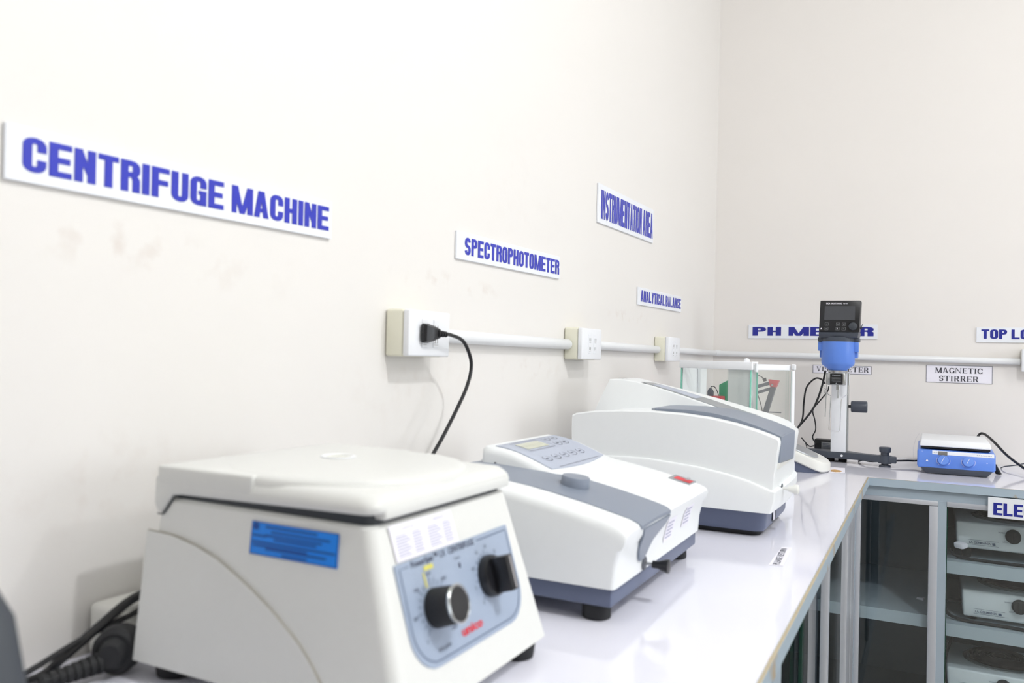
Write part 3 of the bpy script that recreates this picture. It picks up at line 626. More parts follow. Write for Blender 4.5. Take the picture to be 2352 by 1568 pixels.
for x, y in ((-.685, .60), (-.405, .60), (-.405, .825), (-.685, .825)):
    obj('foot', MB().cyl((x, y, CF), (x, y, -.317), .019, .021, 24, .002), 'blackm', cf)

# ------------------------------------------------------------------ visible spectrophotometer (middle instrument)
t = sp = thing('spectrophotometer', 'low white spectrophotometer with grey lid strip and sloping keypad, right behind the centrifuge', 'spectrophotometer', (-.49, 1.19, CT))
def interp(P, x):
    if x <= P[0][0]: return P[0][1]
    for a, b_ in zip(P, P[1:]):
        if x <= b_[0]: 
            q = (x - a[0]) / (b_[0] - a[0]); return a[1] + (b_[1] - a[1]) * q
    return P[-1][1]
top1 = [(-.66, -.168), (-.60, -.170), (-.56, -.1725), (-.505, -.1775), (-.45, -.1865), (-.405, -.1955), (-.37, -.2035), (-.345, -.2095), (-.33, -.214)]
def prof1(y, drop, inset):
    P = [(-.655 + inset, -.291), (-.3455 - inset, -.291), (-.3435 - inset, -.265), (-.338 - inset, -.242), (-.331 - inset, -.226 - drop)]
    P += [(-.3295 - inset, -.219 - drop), (-.333 - inset, -.2145 - drop)]
    for x in (-.345, -.36, -.38, -.405, -.43, -.46, -.49, -.52, -.56, -.60, -.645): P.append((x if x < -.35 else x - inset, interp(top1, x) - drop))
    P += [(-.655 + inset, -.180 - drop)]
    return [(x, y, z) for x, z in P]
b = MB(); st = [(.9745, .014, .006), (.9755, .009, .003), (.978, .0045, .001), (.983, .0012, 0), (.990, 0, 0), (1.022, 0, 0), (1.029, .0012, 0), (1.032, .005, 0), (1.164, .005, 0), (1.167, .001, 0), (1.172, 0, 0), (1.38, 0, 0), (1.392, .0012, 0), (1.399, .005, .001), (1.402, .011, .004), (1.403, .018, .008)]
b.loft([prof1(y, d_, i_) for y, d_, i_ in st]); body = obj('body', b, 'case2', sp, angle=40)
# grey compartment lid: over the top, round the front lip and down in a V
U_ = [(-.640, -.172), (-.60, -.1725), (-.56, -.175), (-.52, -.178), (-.48, -.183), (-.44, -.190), (-.405, -.197), (-.37, -.205), (-.348, -.2105), (-.335, -.2145), (-.3285, -.219), (-.3285, -.2235)]
g = []
for i, (x, z) in enumerate(U_): g.append([(x, 1.031 + (1.1655 - 1.031) * k / 8, z + .0008 + .002 * math.sin(math.pi * k / 8)) for k in range(9)])
b = MB(); b.sheet(g, -.004)
lidp = obj('compartment_lid', b, 'grey', sp, 'blue-grey lid strip', angle=50)
b = MB(); g = []
for x, z, y0, y1 in [(-.3300, -.2242, 1.040, 1.162), (-.3325, -.234, 1.044, 1.146), (-.3365, -.243, 1.048, 1.126), (-.3400, -.2515, 1.052, 1.110), (-.342, -.260, 1.056, 1.100), (-.3432, -.268, 1.060, 1.090), (-.3438, -.273, 1.066, 1.080)]:
    g.append([(x + .0028, y0 + (y1 - y0) * k / 6, z) for k in range(7)])
b.sheet(g, -.003); obj('front_insert', b, 'grey', sp, 'V-shaped blue-grey front insert')
b = MB(); b.lathe((-.452, 1.098, -.186), [(.021, 0), (.021, .012), (.0195, .0142), (.0, .0148)], 36, (.12, 0, 1)); obj('lid_button', b, 'grey', sp)
b = MB(); b.tube([(-.600, 1.05, -.1695), (-.585, 1.056, -.1702), (-.565, 1.062, -.1715), (-.555, 1.066, -.172)], .0012, 6); b.tube([(-.605, 1.135, -.1693), (-.59, 1.15, -.1700), (-.57, 1.157, -.1715), (-.53, 1.16, -.1755)], .0011, 6); obj('lid_groove', b, 'dkgrey', lidp)
# keypad housing
hp = [(-.626, -.1445), (-.613, -.1455), (-.595, -.1475), (-.575, -.1515), (-.555, -.158), (-.535, -.1655), (-.515, -.1735), (-.50, -.178), (-.488, -.1815), (-.475, -.184)]
def hprof(y, drop, ins): return [(-.630 + ins, y, -.2), (-.465, y, -.2)] + [(x + (0 if x > -.6 else ins), y, z - drop * (1 if x < -.5 else .6)) for x, z in hp[::-1]] + [(-.630 + ins, y, -.149 - drop)]
b = MB(); b.loft([hprof(y, d_, i_) for y, d_, i_ in ((1.137, .012, .004), (1.139, .006, .002), (1.143, .002, 0), (1.149, 0, 0), (1.384, 0, 0), (1.391, .002, 0), (1.395, .006, .002), (1.397, .012, .004))])
obj('keypad_housing', b, 'case2', sp, angle=40)
def hz(x): return interp(hp, x)
b = MB(); g = []
for k in range(15):
    x = -.612 + (.612 - .513) * k / 14; g.append([(x + (.009 * math.sin(math.pi * j / 10) if k > 9 else 0) * (k - 9) / 5, 1.152 + .225 * j / 10, hz(x + (.009 * math.sin(math.pi * j / 10) if k > 9 else 0) * (k - 9) / 5) + .0014) for j in range(11)])
b.sheet(g, -.001); kp = obj('keypad', b, 'panel2', sp, 'slate-blue membrane keypad')
def hq(x, y, o_=.002): return Vector((x, y, hz(x) + o_))
def surfline(b, P, wd, o_=.0022):
    P2 = []
    for a, c in zip(P, P[1:]):
        for k in range(6): P2.append((a[0] + (c[0] - a[0]) * k / 6, a[1] + (c[1] - a[1]) * k / 6))
    P2.append(P[-1])
    for q in stroke(P2, wd, wd): b.quad([hq(x, y, o_) for x, y in q])
b = MB(); g = [[hq(x, 1.19 + .082 * j / 6, .0021) for j in range(7)] for x in (-.597, -.59, -.58, -.572)]; b.sheet(g, -.0003); obj('display', b, 'lcd', kp, 'pale olive display')
b = MB(); 
surfline(b, [(-.603, 1.183), (-.603, 1.283)], .0008); surfline(b, [(-.566, 1.183), (-.566, 1.283)], .0008); surfline(b, [(-.603, 1.183), (-.566, 1.183)], .0006); surfline(b, [(-.603, 1.283), (-.566, 1.283)], .0006)
surfline(b, [(-.607, 1.17), (-.607, 1.33)], .0005); surfline(b, [(-.512, 1.18), (-.512, 1.35)], .0007)
for x, y in [(-.596, 1.308), (-.596, 1.338), (-.573, 1.308), (-.573, 1.338)] + [(-.538, 1.19 + .034 * k) for k in range(5)]:
    cc = [(x + .0075 * math.cos(math.radians(a)), y + .0115 * math.sin(math.radians(a))) for a in range(-150, 151, 30)]
    surfline(b, cc, .0009); surfline(b, [(x, y - .006), (x, y + .005)], .0016)
obj('key_print', b, 'ink', kp)
b = MB(); bz = lambda x: interp(top1, x)
bc = [(-.361, 1.328), (-.385, 1.368), (-.361, 1.392), (-.337, 1.352)]
bc = [(-.386, 1.350), (-.386, 1.393), (-.350, 1.393), (-.350, 1.350)]
b.loft([[(x, y, bz(x) + o_) for x, y in bc] for o_ in (-.001, .0014)]); bd = obj('badge', b, 'badge', sp, 'silver and red badge')
b = MB(); b.quad([(x, y, bz(x) + .0017) for x, y in ((-.380, 1.358), (-.380, 1.384), (-.352, 1.384), (-.352, 1.358))]); obj('badge_field', b, 'red', bd)
b = MB(); fonttext(b, 'unico', (-.356, 1.358, bz(-.36) + .0045), Y, (-1, 0, .3), .009, .026, .02); obj('badge_print', b, 'badge', bd)
b = MB()
FX = lambda z: interp([(-.291, -.3455), (-.265, -.3435), (-.242, -.338), (-.226, -.331)], z)
for y0, y1, z0, z1 in ((1.178, 1.222, -.270, -.235), (1.272, 1.316, -.264, -.231)): b.sheet([[(FX(z0 + (z1 - z0) * k / 6) + .0007, y0 + (y1 - y0) * j, z0 + (z1 - z0) * k / 6) for j in (0, 1)] for k in range(7)], .0004)
lab = obj('front_sticker', b, 'paper', sp)
b = MB()
for y0, zb in ((1.183, -.265), (1.277, -.259)):
    for k in range(5):
        z = zb + .0055 * k; b.quad([(FX(z) + .0016, y0, z), (FX(z) + .0016, y0 + .032 - .004 * (k % 2), z), (FX(z + .002) + .0016, y0 + .032 - .004 * (k % 2), z + .002), (FX(z + .002) + .0016, y0, z + .002)])
obj('sticker_print', b, 'pink', lab)
b = MB(); b.lathe((-.3445, 1.093, -.2815), [(.0095, 0), (.0095, .0015), (0, .002)], 28, (1, 0, 0)); obj('rod_bushing', b, 'dkgrey', sp)
b = MB(); b.cyl((-.344, 1.093, -.2815), (-.322, 1.093, -.2815), .0022); rd = obj('pull_rod', b, 'steel', sp)
b = MB(); b.lathe((-.332, 1.093, -.2815), [(.005, 0), (.0055, .008), (.0095, .020), (.0095, .023), (0, .024)], 28, (1, 0, 0)); obj('rod_knob', b, 'black', rd)
obj('base', MB().box(-.652, -.350, .979, 1.398, -.3155, -.2905, .003, 2), 'base', sp, 'dark slate base')
for x, y in ((-.378, 1.002), (-.378, 1.372), (-.62, 1.002), (-.62, 1.372)):
    obj('foot', MB().cyl((x, y, CF), (x, y, -.3150), .019, .019, 24, .002), 'blackm', sp)

# ------------------------------------------------------------------ large UV spectrophotometer
t = uv = thing('spectrophotometer', 'large white arched spectrophotometer with dark grey band and slate base, behind the low one', 'spectrophotometer', (-.46, 1.77, CT))
top2 = [(-.69, -.121), (-.67, -.119), (-.62, -.111), (-.56, -.1065), (-.495, -.1045), (-.43, -.1065), (-.376, -.1115), (-.33, -.1195), (-.285, -.131), (-.262, -.1385), (-.246, -.1445)]
def prof2(y, drop, ins, xf=0):
    P = [(-.665 + ins, -.283), (-.2600 - ins - xf, -.283), (-.2545 - ins - xf, -.22), (-.2490 - ins - xf, -.17), (-.2465 - ins - xf, -.150 - drop)]
    P += [(x - (ins + xf if x > -.3 else 0), interp(top2, x) - drop) for x in (-.2485, -.262, -.285, -.33, -.376, -.43, -.495, -.56, -.62, -.66)]
    P += [(-.669 + ins, -.122 - drop), (-.6695 + ins, -.15)]
    return [(x, y, z) for x, z in P]
b = MB(); b.loft([prof2(*s_) for s_ in ((1.6, .003, .001), (1.6012, .0012, 0), (1.603, 0, 0), (1.622, 0, 0), (1.6225, .004, 0), (1.80, .004, 0), (1.8, 0, 0), (1.84, 0, 0, .001), (1.88, .0, 0, .003), (1.91, .002, 0, .006), (1.94, .006, 0, .014), (1.965, .014, .0, .030), (1.985, .026, 0, .055))])
obj('body', b, 'case2', uv, angle=30)
sk = [(-.668, -.215), (-.63, -.2055), (-.592, -.2015), (-.55, -.1995), (-.50, -.2), (-.45, -.2035), (-.395, -.2085), (-.34, -.2175), (-.30, -.227), (-.262, -.2405)]
def prof3(y, ins, xf):
    P = [(-.67 + ins, -.285), (-.2585 - xf - ins, -.285), (-.2515 - xf - ins, -.262), (-.2505 - xf - ins, -.2440)]
    P += [(min(x, -.2545 - xf), z - ins) for x, z in sk[::-1]]
    return [(x, y, z) for x, z in P]
b = MB(); b.loft([prof3(*s_) for s_ in ((1.590, .004, .003), (1.5915, .001, .001), (1.594, 0, 0), (1.66, 0, -.003), (1.75, 0, -.005), (1.83, 0, -.004), (1.90, 0, .002), (1.94, 0, .012), (1.965, 0, .028), (1.98, 0, .05))])
obj('lower_shell', b, 'case2', uv, angle=30)
# grey band over the top and down the front
g = []
for x in (-.512, -.495, -.46, -.43, -.40, -.376, -.35, -.33, -.31, -.285, -.262, -.2475):
    y0 = 1.6235; y1 = 1.80
    if x < -.48: y0 = 1.6235 + (.03 if x < -.5 else 0)
    g.append([(x, y0 + (y1 - y0) * k / 5, interp(top2, x) + .0028 + .0045 * math.sin(math.pi * min(1, max(0, (x + .512) / .2645)))) for k in range(6)])
b = MB(); b.sheet(g, -.012)
g0 = [[(-.2450 - .0002 * i, 1.6235 + (1.80 - 1.6235) * k / 5, -.1405 - .0016 * k * 0 - (.0505 + .0 * k) * i / 4 - .001) for k in range(6)] for i in range(5)]
b.hull8([(-.258, 1.6235, -.192), (-.258, 1.80, -.201), (-.2472, 1.80, -.200), (-.2472, 1.6235, -.192), (-.258, 1.6235, -.142), (-.258, 1.80, -.142), (-.2450, 1.80, -.1415), (-.2450, 1.6235, -.1415)], .0008, 1); obj('grey_band', b, 'grey', uv, 'dark grey band running over the top and down the front', angle=30)
b = MB(); b.hull8([(-.262, 1.6235, -.204), (-.262, 1.80, -.205), (-.2520, 1.80, -.205), (-.2500, 1.6235, -.204), (-.262, 1.6235, -.1922), (-.262, 1.80, -.2012), (-.2472, 1.80, -.2012), (-.2472, 1.6235, -.1922)]); obj('front_lip', b, 'offwhite', uv)
# display housing
zn = [(-.66, -.0475), (-.63, -.048), (-.58, -.0535), (-.50, -.075), (-.42, -.0985), (-.36, -.117), (-.30, -.131), (-.262, -.1425), (-.2535, -.151)]
zf_ = [(-.66, -.0475), (-.64, -.048), (-.614, -.0535), (-.53, -.0705), (-.445, -.0885), (-.36, -.110), (-.342, -.1140), (-.31, -.1225), (-.285, -.131), (-.265, -.142), (-.2555, -.153)]
def prof4(y, q, drop=0, xf=0):
    xs = (-.645, -.63, -.60, -.56, -.52, -.48, -.44, -.40, -.36, -.33, -.30, -.28, -.265, -.257)
    P = [(-.705, -.150), (-.26 - xf, -.17 - drop)] + [(min(x, -.257 - xf), interp(zn, x) * (1 - q) + interp(zf_, x) * q - drop) for x in xs[::-1]] + [(-.6575, -.0485 - drop)]
    return [(x, y, z) for x, z in P]
b = MB(); b.loft([prof4(1.7905, 0, .004), prof4(1.792, 0, .001), prof4(1.795, 0), prof4(1.85, .33), prof4(1.905, .66, 0, .002), prof4(1.94, .88, 0, .008), prof4(1.958, 1, 0, .016), prof4(1.966, 1, .0015, .022), prof4(1.973, 1, .006, .028), prof4(1.978, 1, .014, .034)])
obj('display_housing', b, 'case2', uv, angle=28)
b = MB(); g = []
def hz2(x, y): q = (y - 1.795) / .165; return interp(zn, x) * (1 - q) + interp(zf_, x) * q
for k in range(13):
    x = -.582 + (.582 - .332) * k / 12; g.append([(x, 1.800 + (.102 - .03 * k / 12) * j / 4, hz2(x, 1.800 + (.102 - .03 * k / 12) * j / 4) + .0012) for j in range(5)])
b.sheet(g, -.001); kp = obj('touch_panel', b, 'badge', uv, 'long grey keypad and screen strip')
b = MB(); g = [[(x, 1.812 + .072 * j / 3, hz2(x, 1.812 + .072 * j / 3) + .0017) for j in range(4)] for x in (-.56, -.54, -.52, -.50, -.48, -.46)]; b.sheet(g, -.0003); obj('screen', b, 'panel2', kp, 'glossy pale screen')
b = MB(); b.loft([[(x, y, hz2(x, y) + o_) for x, y in ((-.312, 1.812), (-.312, 1.865), (-.286, 1.865), (-.286, 1.812))] for o_ in (-.001, .0014)]); bd = obj('badge', b, 'badge', uv, 'silver and red badge')
b = MB(); b.quad([(x, y, hz2(x, y) + .0018) for x, y in ((-.307, 1.825), (-.307, 1.852), (-.291, 1.852), (-.291, 1.825))]); obj('badge_field', b, 'red', bd)
b = MB(); fonttext(b, 'SP-UV', (-.628, 1.80, hz2(-.63, 1.8) + .0015), (.0, 1, 0), (-1, 0, .1), .012, .05, .01); obj('model_print', b, 'ink', uv)
b = MB(); b.lathe((-.2500, 1.668, -.246), [(.0095, 0), (.0095, .001), (0, .0015)], 24, (1, 0, 0)); obj('rod_bushing', b, 'dkgrey', uv)
b = MB(); b.cyl((-.249, 1.668, -.246), (-.232, 1.668, -.246), .0028); rd = obj('pull_rod', b, 'offwhite', uv)
b = MB(); b.lathe((-.238, 1.668, -.246), [(.006, 0), (.0065, .006), (.0095, .012), (.0095, .018), (.008, .02), (0, .0205)], 24, (1, 0, 0)); obj('rod_knob', b, 'offwhite', rd)
b = MB(); b.loft([rrect(-.655, -.276, 1.617, 1.885, .02, -.326), rrect(-.658, -.272, 1.613, 1.888, .02, -.318), rrect(-.660, -.270, 1.611, 1.890, .02, -.284)]); obj('base', b, 'base', uv, 'slate-blue base')
b = MB(); b.loft([rrect(-.645, -.285, 1.625, 1.88, .02, CT), rrect(-.648, -.280, 1.62, 1.883, .02, -.3262)]); obj('foot_plinth', b, 'blackm', uv)
b = MB(); b.box(-.2702, -.2694, 1.690, 1.725, -.318, -.295); lb = obj('serial_label', b, 'gasket', uv)
b = MB(); b.box(-.2694, -.2690, 1.695, 1.708, -.315, -.298); obj('label_field', b, 'paper', lb)

# ------------------------------------------------------------------ analytical balance (rotated a little)
t = ab = thing('analytical_balance', 'white analytical balance with glass draft shield, behind the large spectrophotometer', 'balance', (-.392, 2.10, CT), math.radians(-18.7))
A = Matrix.Translation((-.392, 2.10, 0)) @ Matrix.Rotation(math.radians(-18.7), 4, 'Z')
# local: x 0 = front plane, -.213 = back; y 0 = near side, .22 = far side
b = MB(); b.box(-.30, .01, -.005, .225, CT + .012, CT + .075, .01, 3, A); obj('base_housing', b, 'white', ab)
for x, y in ((-.28, .02), (-.28, .2), (-.01, .02), (-.01, .2)): obj('foot', MB().cyl((A @ Vector((x, y, CF))), (A @ Vector((x, y, CT + .013))), .012), 'blackm', ab)
b = MB(); b.box(-.215, .0, -.002, .007, -.021, -.0005, .0015, 2, A); b.box(-.0055, .0, .0225, .0285, -.026, .0, .001, 1, A); b.box(-.0, .001, -.002, .0285, -.004, .0, mtx=A)
b.box(-.007, .0, .0285, .205, -.021, -.007, .001, 1, A); b.box(-.213, .0, .195, .205, -.022, -.006, .001, 1, A); b.box(-.0, .012, .205, .212, -.02, -.004, .002, 1, A)
b.box(-.21, -.0, .0285, .0305, -.021, -.0195, mtx=A)
obj('top_frame', b, 'white', ab)
b = MB(); b.box(-.21, .0, .004, .19, -.011, -.008, mtx=A); obj('top_pane', b, 'clear', ab)
b = MB(); b.lathe(A @ Vector((-.022, .012, -.001)), [(.0075, 0), (.0075, .004), (.005, .0085), (0, .0098)], 24); obj('door_knob', b, 'white', ab)
b = MB(); b.box(-.210, -.006, .0008, .0044, CT + .08, -.0215, mtx=A); gp_ = obj('side_door', b, 'clear', ab)
b = MB(); b.box(-.2115, -.2095, .0005, .0048, CT + .08, -.0215, mtx=A); b.box(-.006, -.0035, .0005, .0048, CT + .08, -.0215, mtx=A); obj('glass_edge', b, 'gedge2', gp_, 'green glass edges')
b = MB(); b.box(-.003, .0005, .006, .195, CT + .08, -.0215, mtx=A); gp_ = obj('front_pane', b, 'clear', ab)
b = MB(); b.box(-.003, .0008, .0275, .0285, CT + .08, -.0265, mtx=A); obj('glass_edge', b, 'gedge2', gp_)
b = MB(); b.box(-.19, .006, .1995, .203, CT + .08, -.0225, mtx=A); gp_ = obj('side_door', b, 'clear', ab)
b = MB(); b.box(.004, .0065, .199, .2035, CT + .08, -.0225, mtx=A); obj('glass_edge', b, 'gedge2', gp_)
b = MB(); b.box(.0055, .0105, .196, .209, CT + .08, -.021, .001, 1, A); obj('front_post', b, 'white', ab)
b = MB(); b.box(-.214, -.208, .006, .105, CT + .075, -.021, mtx=A); b.box(-.208, -.196, .075, .105, CT + .075, -.021, .002, 1, A); b.box(-.19, -.10, .206, .212, CT + .075, -.021, mtx=A); b.box(-.118, -.112, .200, .2065, CT + .075, -.021, mtx=A); obj('inner_column', b, 'white', ab)
b = MB(); b.lathe(A @ Vector((-.1, .11, CT + .075)), [(.004, 0), (.004, .018), (.04, .020), (.04, .022), (0, .022)], 32); obj('weighing_pan', b, 'steel', ab)

# ------------------------------------------------------------------ pH meter with electrode arm, and adapter
t = ph = thing('ph_meter', 'white sloping benchtop pH meter with rounded front on a dark base, beside the viscometer', 'meter', (-.37, 2.70, CT))
def half_round(x0, x1, y0, y1, z, n=10):   # plan outline with a rounded nose at x1
    c = (y0 + y1) / 2; r_ = (y1 - y0) / 2; o = [(x0, y0)]
    for i in range(n + 1):
        a = -math.pi / 2 + math.pi * i / n; o.append((x1 - r_ * .55 + r_ * .55 * math.cos(a), c + r_ * math.sin(a)))
    return [(x, y, z(x)) for x, y in o + [(x0, y1)]]
b = MB(); hi = lambda x: -.3005 + (-.284 - x) * .39; lo = lambda x: max(-.3345, hi(x) - .033)
b.loft([half_round(-.46, -.268, 2.645, 2.795, lo), half_round(-.46, -.264, 2.641, 2.799, lambda x: lo(x) + .004), half_round(-.46, -.264, 2.641, 2.799, lambda x: hi(x) - .004), half_round(-.46, -.267, 2.644, 2.796, hi)])
obj('body', b, 'offwhite', ph, angle=40)
b = MB(); b.loft([half_round(-.46, -.278, 2.648, 2.79, lambda x: -.3355), half_round(-.46, -.278, 2.648, 2.79, lambda x: lo(x) + .002)]); obj('base', b, 'base', ph, 'dark slate base')
b = MB(); b.loft([half_round(-.45, -.300, 2.658, 2.783, lambda x: hi(x) + .0005), half_round(-.45, -.302, 2.66, 2.78, lambda x: hi(x) + .004)]); obj('display_cover', b, 'badge', ph, 'grey keypad area under a clear cover')
# electrode arm stands behind the balance
t = ea = thing('electrode_arm', 'black jointed electrode arm with brick-red joint, seen through the balance glass', 'arm', (-.46, 2.62, CT))
ya = 2.615
def bar(b, x0, z0, x1, z1, wd, y0, y1):
    a = Vector((x0, 0, z0)); c = Vector((x1, 0, z1)); d_ = (c - a).normalized(); n = Vector((-d_.z, 0, d_.x)) * wd / 2
    b.hull8([(p.x, y, p.z) for y in (y0, y1) for p in (a - n, c - n, c + n, a + n)], .0015, 1)
b = MB(); b.box(-.53, -.40, 2.57, 2.635, CT, CT + .014, .004, 2); obj('base_plate', b, 'blackm', ea)
b = MB(); bar(b, -.492, -.324, -.421, -.072, .016, ya - .008, ya + .008); obj('lower_arm', b, 'dkgrey', ea)
b = MB(); bar(b, -.425, -.062, -.505, -.088, .010, ya - .006, ya + .006); bar(b, -.420, -.078, -.505, -.108, .009, ya - .006, ya + .006); obj('upper_arm', b, 'dkgrey', ea)
b = MB(); b.prism([(-.437, -.053), (-.405, -.056), (-.413, -.077), (-.431, -.076)], 'y', ya - .012, ya + .010, .0015); b2 = obj('joint', b, 'armred', ea, 'brick-red joint block')
b = MB(); b.cyl((-.424, ya - .015, -.070), (-.424, ya - .011, -.070), .0035); obj('joint_screw', b, 'steel', b2)
b = MB(); b.cyl((-.448, ya, -.060), (-.451, ya, -.050), .005, .006); obj('clip', b, 'blackm', ea)
b = MB(); b.tube([(-.445, 2.60, -.054), (-.462, 2.58, -.042), (-.485, 2.58, -.05), (-.495, 2.60, -.09), (-.47, 2.62, -.15), (-.45, 2.60, -.2)], .0014); b.tube([(-.49, 2.60, -.045), (-.478, 2.59, -.07), (-.46, 2.60, -.12), (-.45, 2.60, -.16)], .0014); obj('electrode_cable', b, 'blackm', ea)
b = MB(); b.box(-.435, -.398, ya - .004, ya + .004, -.156, -.153); obj('cross_rod', b, 'dkgrey', ea)
# red tray, green carton and black plug behind the balance
tag(obj('red_box', MB().box(-.635, -.575, 2.575, 2.64, CT, -.112, .003), 'armred'), 'small red box behind the balance, seen through its glass', 'box')
tag(obj('green_box', MB().hull8([(-.600, 2.66, CT), (-.56, 2.66, CT), (-.56, 2.70, CT), (-.600, 2.70, CT), (-.600, 2.66, -.077), (-.56, 2.66, -.055), (-.56, 2.70, -.055), (-.600, 2.70, -.077)], .002), 'green'), 'narrow green box behind the red box and the balance', 'box')
t = thing('charger_plug', 'small black plug with thin cord on top of the red box', 'plug', (-.615, 2.60, -.112))
obj('plug_body', MB().loft([rrect(-.622, -.604, 2.592, 2.61, .004, -.1115), rrect(-.622, -.604, 2.592, 2.61, .004, -.098), rrect(-.618, -.609, 2.596, 2.606, .003, -.088)]), 'dkgrey', t)
obj('plug_cord', MB().tube([(-.614, 2.60, -.09), (-.610, 2.60, -.082), (-.600, 2.60, -.083), (-.592, 2.60, -.096), (-.587, 2.60, -.11)], .0013), 'blackm', t)

t = thing('power_adapter', 'black power adapter brick with a pale printed label, behind the viscometer column', 'adapter', (-.325, 3.14, CT))
obj('brick', MB().box(-.358, -.262, 3.115, 3.165, CT + .012, -.272, .003), 'black', t)
b = MB(); b.box(-.334, -.275, 3.1140, 3.1152, CT + .020, -.280); lb = obj('adapter_label', b, 'steel', t)
b = MB()
for k in range(6): b.box(-.330, -.30 - .004 * (k % 3), 3.1133, 3.1141, CT + .024 + k * .005, CT + .0255 + k * .005)
obj('label_print', b, 'ink', lb)
obj('foot', MB().box(-.355, -.265, 3.118, 3.162, CT, CT + .0125), 'blackm', t)
tag(obj('cable_end', MB().tube([(-.358, 3.11, -.296), (-.372, 3.10, -.298), (-.386, 3.09, -.283), (-.397, 3.08, -.268)], .0022).tube([(-.386, 3.09, -.283), (-.380, 3.085, -.298), (-.377, 3.08, -.315), (-.37, 3.08, -.3345)], .0018), 'black'), 'short loose black cable end beside the power adapter', 'cable')

# ------------------------------------------------------------------ viscometer
t = vs = thing('viscometer', 'blue and black rotary viscometer head on a white column with a dark grey foot', 'viscometer', (-.26, 3.02, CT))
yh = 2.93
b = MB()
def ell(cx, cy, rx, ry, z, n=40): return [(cx + rx * math.cos(2 * math.pi * i / n), cy + ry * math.sin(2 * math.pi * i / n), z) for i in range(n)]
hc = (-.2665, yh)
b.loft([ell(hc[0], hc[1], .029, .029, -.0215), ell(hc[0], hc[1], .033, .033, -.017), ell(hc[0], hc[1], .0505, .047, -.003), ell(hc[0], hc[1], .0525, .050, .004), ell(hc[0], hc[1], .0525, .050, .050), ell(hc[0], hc[1], .0535, .051, .074)])
b.box(-.329, -.31, yh - .015, yh + .02, .043, .0735, .002); b.box(-.222, -.203, yh - .015, yh + .02, .040, .0735, .002)
b.box(-.325, -.207, yh - .0, yh + .055, .02, .0735, .004)
obj('blue_housing', b, 'blue', vs, 'cornflower-blue conical housing', angle=40)
b = MB(); b.loft([ell(hc[0], hc[1], .0537, .0512, .0742), ell(hc[0], hc[1], .0545, .052, .088), ell(hc[0], hc[1], .0545, .052, .0895)]); b.box(-.330, -.202, yh - .016, yh + .056, .0738, .088, .002)
b.hull8([(-.324, yh - .045, .086), (-.204, yh - .045, .086), (-.204, yh + .05, .086), (-.324, yh + .05, .086), (-.323, yh - .056, .105), (-.200, yh - .056, .105), (-.200, yh + .05, .105), (-.323, yh + .05, .105)], .003)
obj('grey_collar', b, 'dkgrey', vs)
# display: tilted box
H0 = Vector((-.3225, yh - .058, .105)); HU = Vector((1, 0, -.006)).normalized(); HV = Vector((.030, .022, 1)).normalized(); HN = HU.cross(HV).normalized() * 1
b = MB(); P0 = [H0, H0 + HU * .124, H0 + HU * .124 + HV * .104, H0 + HV * .104]
b.hull8([p.to_tuple() for p in P0] + [(p + Vector((0, .055, 0))).to_tuple() for p in P0], .003, 2); dp = obj('display_head', b, 'black', vs)
def hpnt(x, v, o_=.0006): return H0 + HU * x + HV * v + Vector((0, -1, 0)) * o_
def hquad(b, x0, x1, v0, v1, o_=.0006): b.quad([hpnt(x0, v0, o_), hpnt(x1, v0, o_), hpnt(x1, v1, o_), hpnt(x0, v1, o_)])
b = MB(); b.hull8([hpnt(x, v, o_).to_tuple() for o_ in (-.001, .0008) for x, v in ((.015, .040), (.109, .040), (.108, .086), (.015, .086))]); obj('screen', b, 'screen', dp, 'dark grey screen')
b = MB(); fonttext(b, 'IKA', hpnt(.019, .092), HU, HV, .0052, .0125, .03); fonttext(b, 'ROTAVISC', hpnt(.0355, .092), HU, HV, .0048, .033, .02); fonttext(b, 'lo-vi', hpnt(.072, .092), HU, HV, .0045, .013)
b.quad([hpnt(.004, .008), hpnt(.010, .008), hpnt(.007, .014), hpnt(.007, .014)][:3]); 
b.quad([hpnt(.0555, .009), hpnt(.0585, .009), hpnt(.057, .0145)])
obj('display_print', b, 'paper', dp)
b = MB()
for x in (.018, .0525, .071):
    for v in (.006, .021):
        for a0, a1, c0, c1 in ((0, .011, 0, .0006), (0, .011, .009, .0096), (0, .0006, 0, .0096), (.0104, .011, 0, .0096)): hquad(b, x + a0, x + a1, v + c0, v + c1)
        if not (x > .05 and x < .06 and v < .01): hquad(b, x + .003, x + .008, v + .004, v + .0055)
obj('buttons', b, 'badge', dp)
b = MB(); b.cyl(hpnt(.1045, .019, 0), hpnt(.1045, .019, .012), .0135, .0125, 28, .001); obj('turn_knob', b, 'gasket', dp)
b = MB(); b.tube([(-.200, yh - .04, .121), (-.193, yh - .042, .124), (-.190, yh - .043, .131)], .0012); b.cyl((-.199, yh - .03, .118), (-.190, yh - .03, .121), .002); obj('side_screw', b, 'gasket', dp)
b = MB(); b.cyl((hc[0], yh, -.0218), (hc[0], yh, -.031), .032, .029, 32); b.box(-.2975, -.2405, yh - .022, yh + .022, -.071, -.029, .004, 3)
obj('steel_neck', b, 'steel', vs)
b = MB(); b.box(-.2885, -.2485, yh - .0232, yh - .0222, -.0685, -.0325); cl_ = obj('caution_label', b, 'black', vs, 'black label reading Caution!')
b = MB(); fonttext(b, 'Caution!', (-.282, yh - .0238, -.040), X, Z, .0045, .027, .02)
for k in range(4): b.quad([(-.283, yh - .0238, -.0465 - k * .0038), (-.254, yh - .0238, -.0465 - k * .0038), (-.254, yh - .0238, -.0458 - k * .0038), (-.283, yh - .0238, -.0458 - k * .0038)])
b.quad([(-.272, yh - .0238, -.0675), (-.265, yh - .0238, -.0675), (-.2685, yh - .0238, -.062)])
obj('label_print', b, 'badge', cl_)
